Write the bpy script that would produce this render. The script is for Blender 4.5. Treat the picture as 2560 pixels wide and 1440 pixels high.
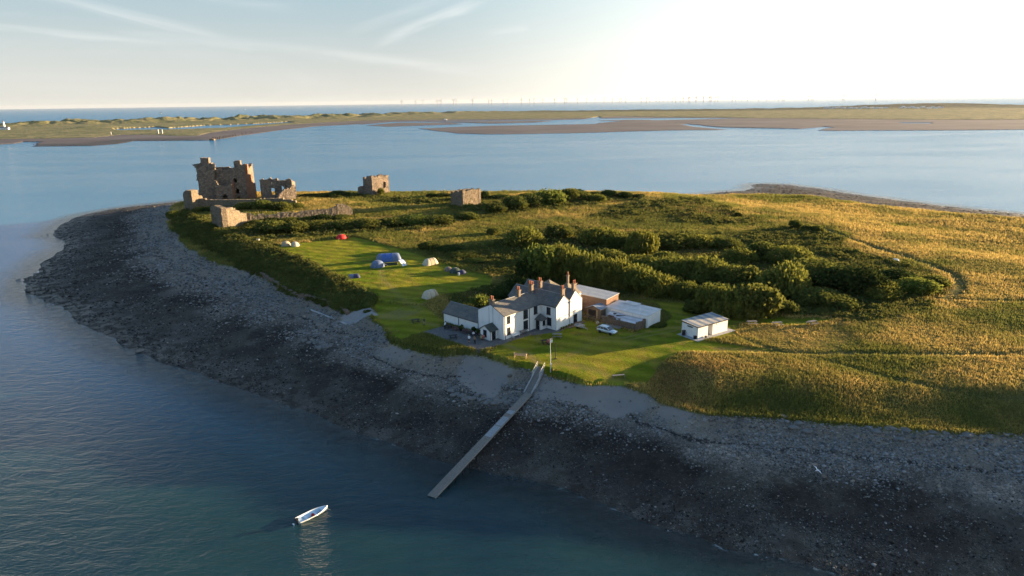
import bpy, math, random
import numpy as np
from math import sin, cos, pi, radians, atan2, sqrt, hypot
from mathutils import Vector, Matrix
for o in list(bpy.data.objects): bpy.data.objects.remove(o)
rng = np.random.default_rng(7); random.seed(7)
SC = bpy.context.scene
COL = SC.collection

# ------------------------------------------------------------------ camera
F_PX, CAM_Z, ROLL, PITCH_PX = 1707.0, 58.0, math.atan(33/2560), 466.0
PITCH = math.atan(PITCH_PX*cos(ROLL)/F_PX)
f_ = np.array([0, cos(PITCH), -sin(PITCH)]); r_ = np.array([1., 0, 0]); u_ = np.cross(r_, f_)
R_ = cos(ROLL)*r_ - sin(ROLL)*u_; U_ = sin(ROLL)*r_ + cos(ROLL)*u_
cam = bpy.data.cameras.new('camera'); camo = bpy.data.objects.new('camera', cam); COL.objects.link(camo)
camo.matrix_world = Matrix(((R_[0], U_[0], -f_[0], 0), (R_[1], U_[1], -f_[1], 0), (R_[2], U_[2], -f_[2], CAM_Z), (0, 0, 0, 1)))
cam.sensor_width = 36; cam.lens = 36*F_PX/2560; cam.clip_start = 1; cam.clip_end = 120000
SC.camera = camo

# ------------------------------------------------------------------ light
SUN_AZ, SUN_EL = 20.0, 6.0          # azimuth counter-clockwise from +X
sd = np.array([cos(radians(SUN_EL))*cos(radians(SUN_AZ)), cos(radians(SUN_EL))*sin(radians(SUN_AZ)), sin(radians(SUN_EL))])
sun = bpy.data.lights.new('sun', 'SUN'); sun.energy = 5.0; sun.angle = radians(0.6); sun.color = (1.0, .72, .42)
suno = bpy.data.objects.new('sun', sun); COL.objects.link(suno)
suno.rotation_euler = Vector(sd).to_track_quat('Z', 'Y').to_euler()
W = bpy.data.worlds.new('World'); SC.world = W; W.use_nodes = True
SC.view_settings.view_transform = 'Standard'; SC.view_settings.look = 'None'
SC.view_settings.exposure = 2.25; SC.view_settings.gamma = 1; SC.view_settings.use_curve_mapping = False

class NT:
    """small helper to write node trees"""
    def __init__(s, tree): s.t = tree; s.n = tree.nodes; s.l = tree.links
    def new(s, ty, **kw):
        n = s.n.new(ty)
        for k, v in kw.items():
            if k.startswith('i_'):
                n.inputs[k[2:].replace('_', ' ')].default_value = v
            else: setattr(n, k, v)
        return n
    def put(s, sock, v):
        if isinstance(v, bpy.types.NodeSocket): s.l.new(v, sock)
        elif v is not None: sock.default_value = v
    def m(s, op, a, b=None, c=None, clamp=False):
        n = s.n.new('ShaderNodeMath'); n.operation = op; n.use_clamp = clamp
        s.put(n.inputs[0], a); s.put(n.inputs[1], b); s.put(n.inputs[2], c); return n.outputs[0]
    def mix(s, f, a, b, blend='MIX'):
        n = s.n.new('ShaderNodeMix'); n.data_type = 'RGBA'; n.blend_type = blend; n.clamp_factor = True
        s.put(n.inputs[0], f)
        for sock, v in ((n.inputs[6], a), (n.inputs[7], b)):
            if isinstance(v, (tuple, list)): sock.default_value = (*v[:3], 1)
            else: s.put(sock, v)
        return n.outputs[2]
    def noise(s, vec, scale, detail=3, rough=.55, dist=0):
        n = s.n.new('ShaderNodeTexNoise'); n.inputs['Scale'].default_value = scale; n.inputs['Detail'].default_value = detail
        n.inputs['Roughness'].default_value = rough; n.inputs['Distortion'].default_value = dist
        if vec is not None: s.l.new(vec, n.inputs['Vector'])
        return n.outputs[0]
    def vor(s, vec, scale, feat='F1', rand=1):
        n = s.n.new('ShaderNodeTexVoronoi'); n.feature = feat; n.inputs['Scale'].default_value = scale; n.inputs['Randomness'].default_value = rand
        if vec is not None: s.l.new(vec, n.inputs['Vector'])
        return n
    def ramp(s, v, a, b, lo=0., hi=1.):
        n = s.n.new('ShaderNodeMapRange'); n.clamp = True; n.interpolation_type = 'SMOOTHSTEP'
        s.put(n.inputs[0], v); n.inputs[1].default_value = a; n.inputs[2].default_value = b
        s.put(n.inputs[3], lo); s.put(n.inputs[4], hi); return n.outputs[0]
    def scale(s, vec, xyz):
        n = s.n.new('ShaderNodeMapping'); n.inputs['Scale'].default_value = xyz; s.l.new(vec, n.inputs['Vector']); return n.outputs[0]
    def attr(s, name):
        n = s.n.new('ShaderNodeAttribute'); n.attribute_name = name; return n.outputs['Fac']

# sky: Nishita with thin cirrus streaks, all functions of the view direction
wt = NT(W.node_tree); wt.n.clear()
sky = wt.new('ShaderNodeTexSky', sky_type='NISHITA', sun_disc=False)
sky.sun_elevation = radians(SUN_EL); sky.sun_rotation = radians(90 - SUN_AZ)
sky.altitude = 60; sky.air_density = 1.0; sky.dust_density = 1.2; sky.ozone_density = 1.6
tc = wt.new('ShaderNodeTexCoord'); sep = wt.new('ShaderNodeSeparateXYZ'); wt.l.new(tc.outputs['Generated'], sep.inputs[0])
X, Y, Z = sep.outputs
az = wt.m('ARCTAN2', X, Y); el = wt.m('ARCSINE', Z)
comb = wt.new('ShaderNodeCombineXYZ'); wt.l.new(az, comb.inputs[0]); wt.l.new(el, comb.inputs[1])
def streak(a0, e0, a1, e1, w, dens, sc=(6, 60, 1), bend=0.0):
    # cirrus streak between two directions (radians)
    dx, dy = a1-a0, e1-e0; L = hypot(dx, dy); dx /= L; dy /= L
    s = wt.m('ADD', wt.m('MULTIPLY', wt.m('SUBTRACT', az, a0), dx), wt.m('MULTIPLY', wt.m('SUBTRACT', el, e0), dy))
    d = wt.m('SUBTRACT', wt.m('MULTIPLY', wt.m('SUBTRACT', az, a0), -dy), wt.m('MULTIPLY', wt.m('SUBTRACT', el, e0), -dx))
    d = wt.m('ADD', d, wt.m('MULTIPLY', wt.m('MULTIPLY', s, wt.m('SUBTRACT', s, L)), bend))
    c = wt.new('ShaderNodeCombineXYZ'); wt.l.new(s, c.inputs[0]); wt.l.new(d, c.inputs[1]); c.inputs[2].default_value = a0*7
    nz = wt.noise(wt.scale(c.outputs[0], sc), 1.0, 5, .6, .4)
    dn = wt.m('ADD', d, wt.m('MULTIPLY', wt.m('SUBTRACT', nz, .5), w*2.5))
    a = wt.ramp(wt.m('ABSOLUTE', dn), w*1.5, 0, 0, 1)
    ends = wt.m('MULTIPLY', wt.ramp(s, -.05, .12*L, 0, 1), wt.ramp(s, L*1.05, L*.55, 0, 1))
    return wt.m('MULTIPLY', wt.m('MULTIPLY', a, ends), wt.m('MULTIPLY', wt.ramp(nz, .3, .75, .25, 1), dens))
def dirp(px, py):
    d = f_ + R_*(px-1280)/F_PX - U_*(py-720)/F_PX; d /= np.linalg.norm(d)
    return atan2(d[0], d[1]), math.asin(d[2])
mask = None
for (p0, p1, w, de, b) in [((110, -10), (640, 118), .008, .55, 0.1), ((330, 85), (1330, 190), .007, .5, .06), ((-60, 60), (620, 125), .005, .45, -.03),
                           ((1000, 85), (1240, -12), .009, .8, .2), ((930, 60), (1180, -30), .008, .35, 0), ((1270, 75), (1330, 66), .004, .5, 0),
                           ((-200, -150), (900, -60), .02, .5, 0), ((560, 8), (760, 22), .006, .35, 0), ((1020, 72), (1100, 45), .008, .6, 0)]:
    k = streak(*dirp(*p0), *dirp(*p1), w, de, bend=b)
    mask = k if mask is None else wt.m('MAXIMUM', mask, k)
veil = wt.m('MULTIPLY', wt.ramp(wt.noise(wt.scale(comb.outputs[0], (3, 14, 1)), 1.0, 6, .62, .6), .48, .8), .22)
mask = wt.m('MAXIMUM', mask, veil)
# glow of the bright hazy air round the low sun
dt = wt.m('ADD', wt.m('ADD', wt.m('MULTIPLY', X, float(sd[0])), wt.m('MULTIPLY', Y, float(sd[1]))), wt.m('MULTIPLY', Z, float(sd[2])))
glow = wt.ramp(dt, .15, 1.0)
low = wt.mix(wt.ramp(Z, -.01, .15), (3.3, 3.25, 2.95), (1.95, 2.55, 2.8))
skyc = wt.mix(wt.ramp(Z, .09, .45), low, wt.mix(1, sky.outputs[0], (1.3, 1.6, 1.95), 'MULTIPLY'))
g2 = wt.m('MULTIPLY', glow, wt.ramp(Z, .45, .05, .12, 1))
skyc = wt.mix(1.0, skyc, wt.mix(g2, (0, 0, 0), (4.9, 4.5, 3.6)), 'ADD')
skyc = wt.mix(wt.m('MULTIPLY', mask, .55), skyc, (5.0, 4.95, 4.8))
# below the horizon: a plain sea tone
skyc = wt.mix(wt.ramp(Z, -.001, -.02), skyc, (1.1, 1.7, 2.1))
bg = wt.new('ShaderNodeBackground'); bg.inputs['Strength'].default_value = SKY_STRENGTH = 0.05
wt.l.new(skyc, bg.inputs[0]); wo = wt.new('ShaderNodeOutputWorld'); wt.l.new(bg.outputs[0], wo.inputs[0])

# ------------------------------------------------------------------ basic helpers
def ray(px, py):
    return f_ + R_*(px-1280)/F_PX - U_*(py-720)/F_PX
def UN(px, py, z):
    d = ray(px, py); t = (z-CAM_Z)/d[2]; return np.array([d[0]*t, d[1]*t])
def tag(o, label=None, cat=None, group=None, kind=None):
    if label: o['label'] = label
    if cat: o['category'] = cat
    if group: o['group'] = group
    if kind: o['kind'] = kind
    return o
def empty(name, loc, rz=0, label=None, cat=None, group=None):
    o = bpy.data.objects.new(name, None); COL.objects.link(o); o.location = loc; o.rotation_euler = (0, 0, rz); o.empty_display_size = .5
    return tag(o, label, cat, group)
def children(o): return [c for c in bpy.data.objects if c.parent == o]
def copy_tree(o, kids=None, parent=None):
    c = o.copy(); COL.objects.link(c); c.parent = parent
    for ch in (kids if kids is not None else children(o)):
        copy_tree(ch, None, c)
    return c
def npmesh(name, verts, faces, mats, smooth=False, attrs=None, parent=None, matidx=None, cattrs=None):
    """verts (n,3); faces (m,k) array of constant k"""
    me = bpy.data.meshes.new(name); verts = np.asarray(verts, np.float32); faces = np.asarray(faces, np.int32)
    k = faces.shape[1]; m = len(faces)
    me.vertices.add(len(verts)); me.vertices.foreach_set('co', verts.ravel())
    me.loops.add(m*k); me.loops.foreach_set('vertex_index', faces.ravel())
    me.polygons.add(m); me.polygons.foreach_set('loop_start', np.arange(0, m*k, k, dtype=np.int32))
    me.polygons.foreach_set('loop_total', np.full(m, k, np.int32))
    for mm in (mats if isinstance(mats, (list, tuple)) else [mats]): me.materials.append(mm)
    if matidx is not None: me.polygons.foreach_set('material_index', np.asarray(matidx, np.int32))
    me.update(calc_edges=True)
    if smooth: me.polygons.foreach_set('use_smooth', np.ones(m, bool))
    for an, av in (attrs or {}).items():
        a = me.attributes.new(an, 'FLOAT', 'POINT'); a.data.foreach_set('value', np.asarray(av, np.float32).ravel())
    for an, av in (cattrs or {}).items():
        a = me.attributes.new(an, 'FLOAT_COLOR', 'POINT')
        av = np.asarray(av, np.float32); a.data.foreach_set('color', np.c_[av, np.ones(len(av), np.float32)].ravel())
    o = bpy.data.objects.new(name, me); COL.objects.link(o); o.parent = parent
    return o
class MB:
    """collects shapes into one mesh"""
    def __init__(s): s.v = []; s.f = []; s.mi = []; s.cur = 0
    def add(s, vs, fs):
        b = len(s.v); s.v += [tuple(map(float, v)) for v in vs]; s.f += [tuple(b+i for i in f) for f in fs]; s.mi += [s.cur]*len(fs); return s
    def box(s, c, d, rz=0, rx=0, ry=0):
        M = Matrix.Rotation(rz, 3, 'Z') @ Matrix.Rotation(ry, 3, 'Y') @ Matrix.Rotation(rx, 3, 'X')
        vs = [Vector(c) + M @ Vector((x*d[0]/2, y*d[1]/2, z*d[2]/2)) for x in (-1, 1) for y in (-1, 1) for z in (-1, 1)]
        return s.add(vs, [(0, 1, 3, 2), (4, 6, 7, 5), (0, 4, 5, 1), (2, 3, 7, 6), (0, 2, 6, 4), (1, 5, 7, 3)])
    def b2(s, lo, hi):
        return s.box([(a+b)/2 for a, b in zip(lo, hi)], [b-a for a, b in zip(lo, hi)])
    def poly(s, pts): return s.add(pts, [tuple(range(len(pts)))])
    def slab(s, pts, th):
        """planar polygon given a thickness downward along its normal"""
        P = [Vector(p) for p in pts]; n = (P[1]-P[0]).cross(P[2]-P[0]).normalized()
        if n.z < 0: P = P[::-1]; n = -n
        Q = [p - n*th for p in P]; k = len(P)
        return s.add(P+Q, [tuple(range(k)), tuple(range(2*k-1, k-1, -1))] + [(i, i+k, (i+1) % k+k, (i+1) % k) for i in range(k)])
    def prism(s, prof, a, b):
        """profile [(u,z)] in a plane, extruded from point a to b; u runs perpendicular (left of a->b)"""
        a = Vector(a); b = Vector(b); d = (b-a); n = Vector((-d.y, d.x, 0)).normalized(); k = len(prof)
        vs = [a + n*u + Vector((0, 0, z)) for u, z in prof] + [b + n*u + Vector((0, 0, z)) for u, z in prof]
        return s.add(vs, [tuple(range(k))[::-1], tuple(range(k, 2*k))] + [(i, (i+1) % k, (i+1) % k+k, i+k) for i in range(k)])
    def tube(s, pts, r, n=8, caps=True):
        pts = [Vector(p) for p in pts]; rs = r if isinstance(r, (list, tuple)) else [r]*len(pts); vs = []; fs = []
        for i, p in enumerate(pts):
            d = (pts[min(i+1, len(pts)-1)] - pts[max(i-1, 0)]).normalized()
            up = Vector((0, 0, 1)) if abs(d.z) < .95 else Vector((1, 0, 0))
            x = d.cross(up).normalized(); y = d.cross(x)
            vs += [p + (x*cos(2*pi*k/n) + y*sin(2*pi*k/n))*rs[i] for k in range(n)]
        for i in range(len(pts)-1):
            for k in range(n): fs.append((i*n+k, i*n+(k+1) % n, (i+1)*n+(k+1) % n, (i+1)*n+k))
        if caps: fs += [tuple(range(n)), tuple(range(len(pts)*n-1, (len(pts)-1)*n-1, -1))]
        return s.add(vs, fs)
    def lathe(s, prof, c=(0, 0, 0), n=16, axis='Z'):
        vs = []; fs = []; m = len(prof)
        for r, z in prof:
            for k in range(n):
                a = 2*pi*k/n
                v = (r*cos(a), r*sin(a), z) if axis == 'Z' else ((z, r*cos(a), r*sin(a)) if axis == 'X' else (r*cos(a), z, r*sin(a)))
                vs.append([v[i]+c[i] for i in range(3)])
        for i in range(m-1):
            for k in range(n): fs.append((i*n+k, i*n+(k+1) % n, (i+1)*n+(k+1) % n, (i+1)*n+k))
        if prof[0][0] > 1e-6: fs.append(tuple(range(n)))
        if prof[-1][0] > 1e-6: fs.append(tuple(range((m-1)*n, m*n)))
        return s.add(vs, fs)
    def blob(s, c, d, sub=2, jit=0, seed=0):
        v, fc = ICO[sub]; rr = np.random.default_rng(seed); k = 1 + jit*(rr.random(len(v))-.5)*2
        return s.add(v*k[:, None]*np.array(d)+np.array(c), fc)
    def build(s, name, mat, parent=None, smooth=False):
        me = bpy.data.meshes.new(name); me.from_pydata(s.v, [], s.f)
        for mm in (mat if isinstance(mat, (list, tuple)) else [mat]): me.materials.append(mm)
        if any(s.mi): me.polygons.foreach_set('material_index', s.mi)
        import bmesh
        bm = bmesh.new(); bm.from_mesh(me); bmesh.ops.recalc_face_normals(bm, faces=bm.faces); bm.to_mesh(me); bm.free()
        if smooth: me.polygons.foreach_set('use_smooth', [True]*len(me.polygons))
        o = bpy.data.objects.new(name, me); COL.objects.link(o); o.parent = parent
        return o
def _ico(sub):
    import bmesh
    bm = bmesh.new(); bmesh.ops.create_icosphere(bm, subdivisions=sub, radius=1)
    v = np.array([x.co for x in bm.verts]); fc = [tuple(q.index for q in x.verts) for x in bm.faces]; bm.free(); return v, fc
ICO = {i: _ico(i) for i in (1, 2, 3)}
# ------------------------------------------------------------------ materials
def mat(name, col, rough=.8, spec=.3, metal=0, bump=None, var=None, coat=0, emis=None):
    """principled material with procedural colour variation. var=(scale, amount), bump=(scale, strength, dist)"""
    m = bpy.data.materials.new(name); m.use_nodes = True; t = NT(m.node_tree); p = t.n['Principled BSDF']
    p.inputs['Roughness'].default_value = rough; p.inputs['Specular IOR Level'].default_value = spec; p.inputs['Metallic'].default_value = metal
    p.inputs['Coat Weight'].default_value = coat
    tc = t.new('ShaderNodeTexCoord').outputs['Object']
    sc, am = var or (3, .12)
    n = t.noise(tc, sc, 4); k = t.ramp(n, .25, .75, 1-am, 1+am)
    t.put(p.inputs['Base Color'], t.mix(1, col, t.mix(0, k, k), 'MULTIPLY'))
    if bump:
        b = t.new('ShaderNodeBump'); b.inputs['Strength'].default_value = bump[1]; b.inputs['Distance'].default_value = bump[2]
        t.l.new(t.noise(tc, bump[0], 4), b.inputs['Height']); t.l.new(b.outputs[0], p.inputs['Normal'])
    return m
def m_render():   # limewashed render with streaks and grime near the ground line
    m = bpy.data.materials.new('white_render'); m.use_nodes = True; t = NT(m.node_tree); p = t.n['Principled BSDF']
    tc = t.new('ShaderNodeTexCoord').outputs['Object']; p.inputs['Roughness'].default_value = .85
    st = t.ramp(t.noise(t.scale(tc, (1.6, 1.6, .18)), 1.6, 5), .52, .78)
    bl = t.ramp(t.noise(tc, .5, 5), .45, .75)
    c = t.mix(t.m('MULTIPLY', st, .62), (.72, .715, .69), (.42, .41, .39)); c = t.mix(t.m('MULTIPLY', bl, .45), c, (.6, .59, .55))
    c = t.mix(t.ramp(t.noise(tc, 9, 3), .35, .8, 0, .14), c, (.5, .5, .48))
    t.put(p.inputs['Base Color'], c)
    b = t.new('ShaderNodeBump'); b.inputs['Strength'].default_value = .5; b.inputs['Distance'].default_value = .03
    t.l.new(t.noise(tc, 6, 5), b.inputs['Height']); t.l.new(b.outputs[0], p.inputs['Normal']); return m
def m_slate(name, c1, c2, row=.28):
    m = bpy.data.materials.new(name); m.use_nodes = True; t = NT(m.node_tree); p = t.n['Principled BSDF']
    tc = t.new('ShaderNodeTexCoord').outputs['Object']; p.inputs['Roughness'].default_value = .75; p.inputs['Specular IOR Level'].default_value = .35
    v = t.vor(t.scale(tc, (1, 1, 1.6)), 1/row*.8); n = t.noise(tc, .7, 5); n2 = t.noise(tc, 5, 3)
    c = t.mix(t.ramp(n, .3, .7), c1, c2); c = t.mix(t.m('MULTIPLY', t.ramp(n2, .5, .8), .45), c, (.22, .2, .15))
    r = t.new('ShaderNodeSeparateColor'); t.l.new(v.outputs['Color'], r.inputs[0])
    c = t.mix(t.m('MULTIPLY', r.outputs[0], .35), c, (.03, .03, .032))
    t.put(p.inputs['Base Color'], c)
    b = t.new('ShaderNodeBump'); b.inputs['Strength'].default_value = .6; b.inputs['Distance'].default_value = .04
    t.l.new(t.m('ADD', r.outputs[0], n2), b.inputs['Height']); t.l.new(b.outputs[0], p.inputs['Normal']); return m
def m_stone(name, cols, size=.5, gap=(.05, .04, .035), bumpd=.12, moss=0.0):
    m = bpy.data.materials.new(name); m.use_nodes = True; t = NT(m.node_tree); p = t.n['Principled BSDF']
    tc = t.new('ShaderNodeTexCoord').outputs['Object']; p.inputs['Roughness'].default_value = .95; p.inputs['Specular IOR Level'].default_value = .15
    s = t.scale(tc, (1, 1, 1.5)); v = t.vor(s, 1/size); e = t.vor(s, 1/size, 'DISTANCE_TO_EDGE')
    r = t.new('ShaderNodeSeparateColor'); t.l.new(v.outputs['Color'], r.inputs[0]); n = t.noise(tc, .25, 5)
    c = t.mix(r.outputs[0], cols[0], cols[1]); c = t.mix(t.ramp(n, .42, .62), c, t.mix(r.outputs[1], cols[1], cols[2]))
    c = t.mix(t.ramp(e.outputs['Distance'], .0, .07, .75, 0), c, gap)
    c = t.mix(t.ramp(t.noise(tc, 4, 5), .4, .75, 0, .5), c, cols[0])
    if moss: c = t.mix(t.m('MULTIPLY', t.ramp(t.noise(tc, .6, 4), .5, .7), moss), c, (.06, .075, .02))
    t.put(p.inputs['Base Color'], c)
    b = t.new('ShaderNodeBump'); b.inputs['Strength'].default_value = 1; b.inputs['Distance'].default_value = bumpd
    t.l.new(t.m('ADD', t.ramp(e.outputs['Distance'], 0, .18), t.m('MULTIPLY', t.noise(tc, 5, 4), 1.2)), b.inputs['Height']); t.l.new(b.outputs[0], p.inputs['Normal']); return m
def m_sheet(name, c1, c2, stripe, axis=0, rough=.5):   # corrugated sheeting with coloured panels
    m = bpy.data.materials.new(name); m.use_nodes = True; t = NT(m.node_tree); p = t.n['Principled BSDF']
    tc = t.new('ShaderNodeTexCoord').outputs['Object']; p.inputs['Roughness'].default_value = rough
    sp = t.new('ShaderNodeSeparateXYZ'); t.l.new(tc, sp.inputs[0]); x = sp.outputs[axis]
    k = t.m('GREATER_THAN', t.m('FRACT', t.m('DIVIDE', x, stripe)), .5)
    c = t.mix(k, c1, c2); c = t.mix(t.ramp(t.noise(tc, .8, 5), .4, .75, 0, .4), c, (.33, .3, .25)); t.put(p.inputs['Base Color'], c)
    b = t.new('ShaderNodeBump'); b.inputs['Strength'].default_value = .7; b.inputs['Distance'].default_value = .05
    t.l.new(t.m('SINE', t.m('MULTIPLY', x, 30)), b.inputs['Height']); t.l.new(b.outputs[0], p.inputs['Normal']); return m
def m_leaf(name, c1, c2, c3, trans=.35, patch=.5, nz=.9):
    m = bpy.data.materials.new(name); m.use_nodes = True; t = NT(m.node_tree); t.n.remove(t.n['Principled BSDF'])
    g = t.new('ShaderNodeNewGeometry').outputs['Position']; oi = t.new('ShaderNodeObjectInfo')
    c = t.mix(t.ramp(t.noise(g, patch, 4), .35, .68), c1, c2); c = t.mix(t.ramp(t.noise(g, nz*3, 3), .45, .8), c, c3)
    c = t.mix(t.m('MULTIPLY', oi.outputs['Random'], .6), c, t.mix(t.ramp(t.noise(g, 1.3, 3), .35, .65), (.05, .075, .02), (.1, .14, .035)))
    d = t.new('ShaderNodeBsdfDiffuse'); tr = t.new('ShaderNodeBsdfTranslucent'); mx = t.new('ShaderNodeMixShader'); mx.inputs[0].default_value = trans
    t.put(d.inputs[0], c); t.put(tr.inputs[0], t.mix(.5, c, c2)); t.l.new(d.outputs[0], mx.inputs[1]); t.l.new(tr.outputs[0], mx.inputs[2])
    t.l.new(mx.outputs[0], t.n['Material Output'].inputs[0]); return m
def m_vcol(name, trans=.35, rough=None):
    m = bpy.data.materials.new(name); m.use_nodes = True; t = NT(m.node_tree); t.n.remove(t.n['Principled BSDF'])
    a = t.new('ShaderNodeAttribute'); a.attribute_name = 'tint'; n = t.ramp(t.noise(t.new('ShaderNodeNewGeometry').outputs['Position'], 2.5, 2), .3, .7, .8, 1.2)
    c = t.mix(1, a.outputs['Color'], t.mix(0, n, n), 'MULTIPLY')
    d = t.new('ShaderNodeBsdfDiffuse'); tr = t.new('ShaderNodeBsdfTranslucent'); mx = t.new('ShaderNodeMixShader'); mx.inputs[0].default_value = trans
    t.put(d.inputs[0], c); t.put(tr.inputs[0], c); t.l.new(d.outputs[0], mx.inputs[1]); t.l.new(tr.outputs[0], mx.inputs[2])
    t.l.new(mx.outputs[0], t.n['Material Output'].inputs[0]); return m
M = {}
M['render'] = m_render()
M['slate'] = m_slate('roof_slate', (.1, .1, .1), (.17, .155, .125))
M['slate_lichen'] = m_slate('roof_slate_lichen', (.15, .13, .1), (.26, .21, .13))
M['castle'] = m_stone('castle_stone', [(.14, .115, .09), (.34, .275, .205), (.22, .16, .115)], 1.1, gap=(.04,.03,.025), bumpd=.2)
M['redstone'] = m_stone('red_sandstone', [(.26, .13, .08), (.34, .18, .11), (.22, .11, .07)], .6)
M['wallstone'] = m_stone('ward_wall_stone', [(.17, .135, .095), (.33, .265, .185), (.24, .18, .12)], .5, moss=.35)
M['yardstone'] = m_stone('yard_stone', [(.13, .1, .075), (.24, .18, .13), (.19, .13, .09)], .35, bumpd=.06)
M['brick'] = m_stone('outbuilding_brick', [(.22, .13, .085), (.3, .19, .13), (.24, .15, .1)], .25, gap=(.14, .11, .09), bumpd=.03)
M['boulder'] = m_stone('boulder_rock', [(.13, .13, .12), (.2, .19, .175), (.24, .22, .2)], 3.0, gap=(.14, .13, .12), bumpd=.05)
M['black'] = mat('black_paint', (.012, .012, .014), .4)
M['frame'] = mat('dark_window_frame', (.02, .02, .022), .5)
M['glass'] = mat('window_glass', (.018, .022, .028), .08, .6)
M['white'] = mat('white_paint', (.78, .78, .76), .5, var=(2, .06))
M['cream'] = mat('cream_gloss_paint', (.62, .58, .48), .5)
M['potclay'] = mat('clay_chimney_pot', (.36, .14, .075), .8, var=(3, .2))
M['chimney'] = m_stone('chimney_stone', [(.2, .16, .12), (.28, .22, .16), (.22, .14, .1)], .3, bumpd=.03)
M['lead'] = mat('lead_flashing', (.16, .17, .18), .55)
M['wood'] = mat('weathered_wood', (.16, .115, .08), .85, var=(5, .3), bump=(12, .5, .02))
M['greywood'] = mat('grey_wood', (.2, .185, .165), .85, var=(5, .25), bump=(12, .5, .02))
M['darkwood'] = mat('dark_stained_wood', (.022, .018, .018), .7, var=(4, .3))
M['redwood'] = mat('red_brown_wood', (.1, .035, .025), .7, var=(4, .3))
M['palewood'] = mat('pale_wood', (.42, .3, .17), .8, var=(4, .2))
M['sheet'] = m_sheet('white_sheeting', (.62, .61, .58), (.55, .55, .53), 2.2)
M['sheet_felt'] = m_sheet('pale_roof_felt', (.6, .56, .5), (.52, .5, .46), 1.9)
M['sheet_low'] = m_sheet('grey_white_sheeting', (.66, .68, .72), (.45, .48, .53), 1.5)
M['sheet_blue'] = m_sheet('blue_grey_sheeting', (.2, .25, .33), (.24, .29, .37), 1.0)
M['hutroof'] = m_sheet('striped_hut_sheeting', (.13, .17, .23), (.42, .38, .3), 2.12)
M['galv'] = mat('galvanised_steel', (.42, .44, .46), .4, metal=.6)
M['carpaint'] = mat('silver_car_paint', (.46, .53, .56), .25, .5, metal=.35, coat=.6, var=(1, .03))
M['rubber'] = mat('black_rubber', (.018, .018, .018), .8)
M['rim'] = mat('alloy_rim', (.5, .5, .5), .35, metal=.7)
M['lamp'] = mat('clear_lamp_lens', (.7, .7, .68), .1)
M['redlamp'] = mat('red_lamp_lens', (.4, .02, .015), .2)
M['gel'] = mat('white_gelcoat', (.76, .77, .75), .3, .5, var=(2, .05))
M['gelin'] = mat('pale_blue_gelcoat', (.55, .66, .72), .45, var=(2, .08))
M['redfab'] = mat('red_fabric', (.42, .03, .025), .8)
M['tentred'] = mat('red_tent_fabric', (.6, .02, .015), .7)
M['tentblue'] = mat('blue_tent_fabric', (.06, .13, .36), .65, var=(2, .15))
M['tentslate'] = mat('slate_blue_tent_fabric', (.12, .16, .26), .65, var=(2, .15))
M['tentnavy'] = mat('navy_tent_fabric', (.035, .04, .09), .7)
M['tentbeige'] = mat('beige_tent_fabric', (.42, .32, .2), .7, var=(2, .1))
M['tentcream'] = mat('cream_tent_fabric', (.5, .43, .31), .7, var=(2, .08))
M['tentbrown'] = mat('brown_tent_fabric', (.2, .14, .1), .7)
M['tentgrey'] = mat('grey_tent_fabric', (.2, .21, .22), .7)
M['tentgreen'] = mat('dark_green_tent_fabric', (.04, .06, .045), .7)
M['tentwhite'] = mat('white_canopy_fabric', (.7, .74, .76), .7)
M['tentwin'] = mat('clear_tent_window', (.3, .36, .38), .2)
M['skin'] = mat('skin', (.45, .26, .18), .6, var=(4, .05))
M['hairb'] = mat('brown_hair', (.05, .03, .02), .8)
M['hairg'] = mat('grey_hair', (.4, .38, .36), .8)
M['clothw'] = mat('white_cloth', (.75, .76, .78), .9)
M['clothk'] = mat('black_cloth', (.02, .02, .024), .9)
M['clothn'] = mat('navy_cloth', (.03, .04, .09), .9)
M['clothr'] = mat('pink_red_cloth', (.45, .12, .12), .9)
M['clothy'] = mat('khaki_cloth', (.3, .27, .16), .9)
M['clothy2'] = mat('lime_cloth', (.4, .5, .08), .9)
M['concrete'] = mat('pale_concrete', (.36, .35, .34), .9, var=(1.5, .18), bump=(6, .4, .03))
M['deckdark'] = mat('wet_deck_boards', (.19, .165, .135), .7, var=(6, .35), bump=(14, .5, .02))
M['deckpale'] = mat('new_pale_deck_boards', (.27, .28, .28), .7, var=(6, .2), bump=(14, .5, .02))
M['rope'] = mat('rope', (.5, .45, .35), .9)
M['feather'] = mat('white_feather', (.8, .8, .8), .8)
M['wing'] = mat('grey_wing_feather', (.55, .57, .6), .8)
M['turbine'] = mat('turbine_paint', (.24, .24, .25), .6)
M['bark'] = mat('bark', (.07, .05, .035), .9, bump=(8, .8, .05))
M['willow'] = m_leaf('willow_foliage', (.05, .06, .015), (.18, .18, .034), (.27, .245, .05), .45)
M['gorse'] = m_leaf('gorse_foliage', (.05, .062, .018), (.15, .155, .034), (.24, .21, .046), .42)
M['bright'] = m_leaf('bright_green_foliage', (.08, .11, .02), (.19, .21, .04), (.27, .27, .06), .4)
M['grove'] = m_leaf('dark_evergreen_foliage', (.018, .028, .01), (.04, .055, .015), (.07, .085, .022), .25)
M['bramble'] = m_leaf('bramble_foliage', (.05, .056, .017), (.115, .115, .03), (.18, .15, .045), .42, patch=.12)
M['grass'] = m_vcol('grass_blades', .4)
M['stones'] = m_vcol('beach_stones', 0)

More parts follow.
